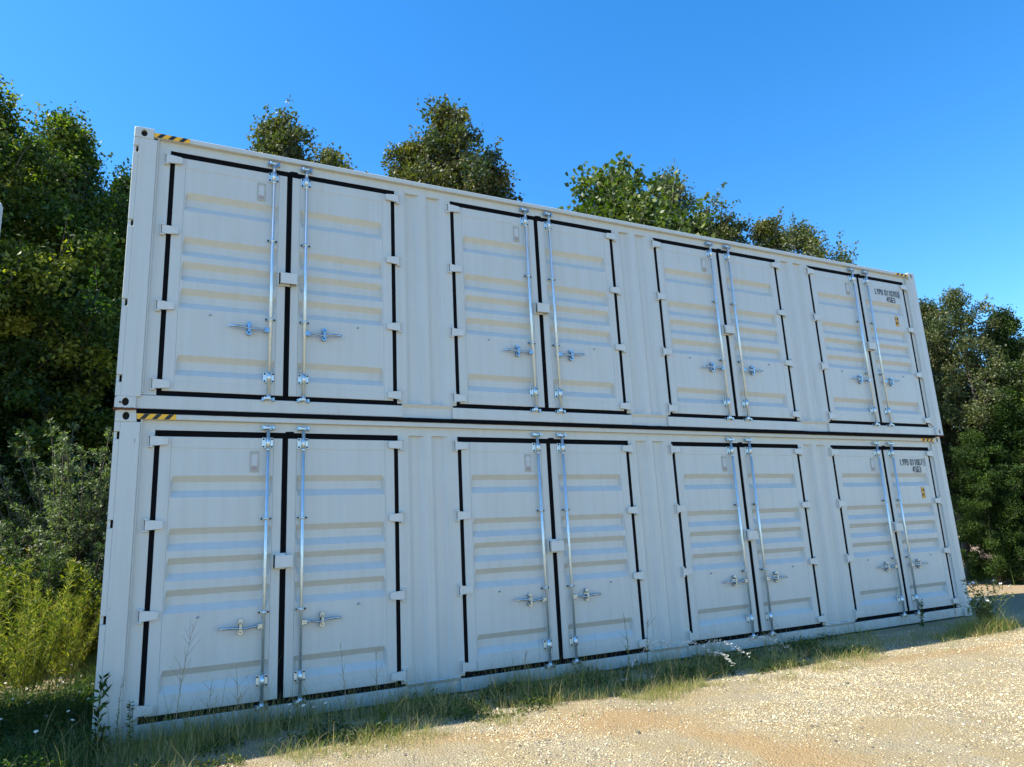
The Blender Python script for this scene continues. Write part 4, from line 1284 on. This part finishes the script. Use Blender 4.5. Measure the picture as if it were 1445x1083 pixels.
stalk('seedy_stalk', .86, -.42, .55, 'short seed stalk right of the tall one by the first door', 64, .014, 30, .5, tanp, seedy=True, branches=8)
stalk('seedy_stalk', 1.10, -.32, .62, 'branching stalk in the grass below the first lock rods', 65, .018, 40, .5, tanp, seedy=True, branches=9)
stalk('seedy_stalk', 2.05, -.35, .70, 'bent seed stalk in front of the first right-hand door leaf', 66, .018, 34, .5, tanp, seedy=True, branches=6)
stalk('seedy_stalk', 2.35, -.30, .60, 'thin stalk near the right hinge of the first doors', 67, .018, 34, .5, tanp, seedy=True, branches=5)
stalk('seedy_stalk', 3.9, -.35, .45, 'thin seed stalk in front of the second left-hand door leaf', 68, .018, 30, .5, tanp, seedy=True, branches=5)
stalk('horseweed', 4.98, -.70, .72, 'pale upright stalk, left one of the pair before the second doors', 69, .030, 90, .25, tanp + G_OLIVE, branches=4)
stalk('horseweed', 5.20, -.72, .66, 'pale leaning stalk, right one of the pair before the second doors', 70, .030, 90, .25, tanp + G_OLIVE, branches=3)
stalk('broad_leaved_weed', 10.5, -.30, .42, 'small dark bushy weed below the fourth lock rods', 71, .05, 70, .5, branches=5)
stalk('broad_leaved_weed', 2.2, -1.0, .24, 'short pale green weed on the gravel edge below the first doors', 72, .05, 46, .4, G_BRIGHT)
stalk('broad_leaved_weed', 1.58, -1.05, .20, 'small yellow-green weed sprig at the shadow edge', 73, .045, 40, .4, G_BRIGHT, branches=3)

# the pale-flowered bush at the right corner
def corner_bush():
    rnd = random.Random(80); rs = np.random.RandomState(80)
    mb = MB(); P = []; D = []; fl = []
    for k in range(30):
        az_ = rnd.uniform(0, 6.283)
        pt = tube_path((0, 0, 0), (math.cos(az_) * .55 * rnd.random(), math.sin(az_) * .55 * rnd.random(), 1), rnd.uniform(.3, .74), 5, .10, rnd)
        mb.tube(pt, [.004, .0035, .003, .0025, .002, .001], 4, False)
        for q in range(34):
            f = rnd.random() * 5; i = min(int(f), 4); P.append(tuple(pt[i].lerp(pt[i + 1], f - i))); D.append((rnd.gauss(0, 1), rnd.gauss(0, 1), rnd.uniform(0, 1)))
        if k < 17: fl.append(pt[-1])
    P = np.array(P); D = np.array(D); n = len(P); pal = np.array(G_BRIGHT + G_SILVER)
    root = empty('flowering_weed', (10.95, -.98, float(ground_z(10.95, -.98))))
    mb.build('stems', MAT['stem'], root, fix=False)
    place('foliage', leaf_mesh('foliage', P, np.full(n, .055), pal[rs.randint(0, 6, n)] * rs.uniform(.8, 1.3, (n, 1)), MAT['leaf'], 80, aspect=.4, dirs=D), root)
    fm = MB()
    for j in range(5):
        a = j * 1.257; fm.add([(0, 0, 0), (math.cos(a - .4) * .02, math.sin(a - .4) * .02, .012), (math.cos(a) * .026, math.sin(a) * .026, .018), (math.cos(a + .4) * .02, math.sin(a + .4) * .02, .012)], [(0, 1, 2, 3)])
    fmesh = fm.mesh('flower', MAT['petal'], fix=False)
    for p in fl:
        f = place('flower', fmesh, root, tuple(p)); f.rotation_euler = (rnd.uniform(-.6, 1.0), rnd.uniform(-.6, .6), rnd.uniform(0, 6))
    tag(root, 'bushy green weed with tiny white flowers at the lower right corner of the containers', 'weed')
corner_bush()
stalk('horseweed', 10.2, -1.02, .50, 'single upright pale spike left of the white-flowered weed', 81, .022, 110, .3, tanp + G_BRIGHT)

# arching sprays set with white flowers, in front of the gap between second and third doors
def spray(x, y, dx, dy, ln, rise, seed, label):
    rnd = random.Random(seed)
    mb = MB(); p = Vector((0, 0, 0)); pts = [p.copy()]; N = 12
    for i in range(N):
        t = i / N
        p = p + Vector((dx * (t * 1.5 + .2), dy * (t * 1.5 + .2), rise * (1.15 - 2.1 * t))) * ln / N * 1.0; pts.append(p.copy())
    mb.tube(pts, [.0035 * (1 - .06 * i) for i in range(N + 1)], 4, False)
    root = empty('flower_spray', (x, y, float(ground_z(x, y)) + .02))
    mb.build('stem', MAT['dry_stem'], root, fix=False)
    fm = MB()
    for k in range(64):
        f = (.35 + .65 * rnd.random()) * N; i = min(int(f), N - 1); c = pts[i].lerp(pts[i + 1], f - i) + Vector((rnd.gauss(0, .012), rnd.gauss(0, .012), rnd.gauss(.006, .012)))
        r = rnd.uniform(.004, .0105)
        a = rnd.uniform(0, 6.28)
        for j in range(4):
            b = a + j * 1.571
            fm.add([c, c + Vector((math.cos(b - .45), math.sin(b - .45) , .5)) * r, c + Vector((math.cos(b), math.sin(b), .9)) * r * 1.2, c + Vector((math.cos(b + .45), math.sin(b + .45), .5)) * r], [(0, 1, 2, 3)])
    fm.build('blossoms', MAT['petal'], root, fix=False)
    tag(root, label, 'flower', 'arching white-flowered sprays')
spray(5.55, -.80, -1.05, -.25, .80, 1.35, 90, 'arching white-flowered spray reaching left below the second doors')
spray(5.45, -.85, .70, -.28, .75, 1.30, 91, 'arching white-flowered spray curving right over the first one')
spray(5.75, -.90, .60, -.45, .85, 1.10, 92, 'low white-flowered spray drooping to the gravel in the middle')
spray(6.4, -.85, .85, -.30, .80, 1.05, 93, 'rightmost white-flowered spray below the third doors')
spray(5.9, -.95, .10, -.55, .60, 1.00, 94, 'short white-flowered spray hanging towards the camera')

# daisies in the shade, bottom left
rnd = random.Random(99)
fm = MB(); fm.tube([(0, 0, 0), (.004, .003, 1)], [.0022, .0015], 4, False); stem_me = fm.mesh('stem', MAT['stem'], fix=False)
fm = MB()
for j in range(9):
    a = j * 2 * math.pi / 9
    fm.add([(0, 0, 0), (math.cos(a - .28) * .014, math.sin(a - .28) * .014, .003), (math.cos(a) * .018, math.sin(a) * .018, .004), (math.cos(a + .28) * .014, math.sin(a + .28) * .014, .003)], [(0, 1, 2, 3)])
fm.cur = 1; fm.tube([(0, 0, .001), (0, 0, .006)], [.006, .004], 7)
head_me = fm.mesh('flower_head', [MAT['petal'], MAT['yellow']], fix=False)
spots = []
while len(spots) < 46:
    x = rnd.uniform(-1.3, .1); y = rnd.uniform(-.6, 3.6)
    if x < -1.42 + .0 and y > 0: continue
    if x > -.03 and y > -.1: continue
    spots.append((x, y))
for k in range(9): spots.append((rnd.uniform(1.35, 1.9), rnd.uniform(-.75, -.35)))
for k, (x, y) in enumerate(spots):
    h = rnd.uniform(.12, .34)
    root = empty('daisy', (x, y, float(ground_z(x, y))))
    s = place('stem', stem_me, root); s.scale = (1, 1, h)
    f = place('flower_head', head_me, root, (.004, .003, h)); f.rotation_euler = (rnd.uniform(-.2, .9), rnd.uniform(-.5, .5), 0); f.scale = (rnd.uniform(.55, .95),) * 3
    if k < 46: tag(root, 'small white daisy among the dark weeds left of the corner post', 'flower', 'white daisies in the weeds at the lower left')
    else: tag(root, 'small white daisy in the grass below the first lock rods', 'flower', 'white daisies below the first doors')
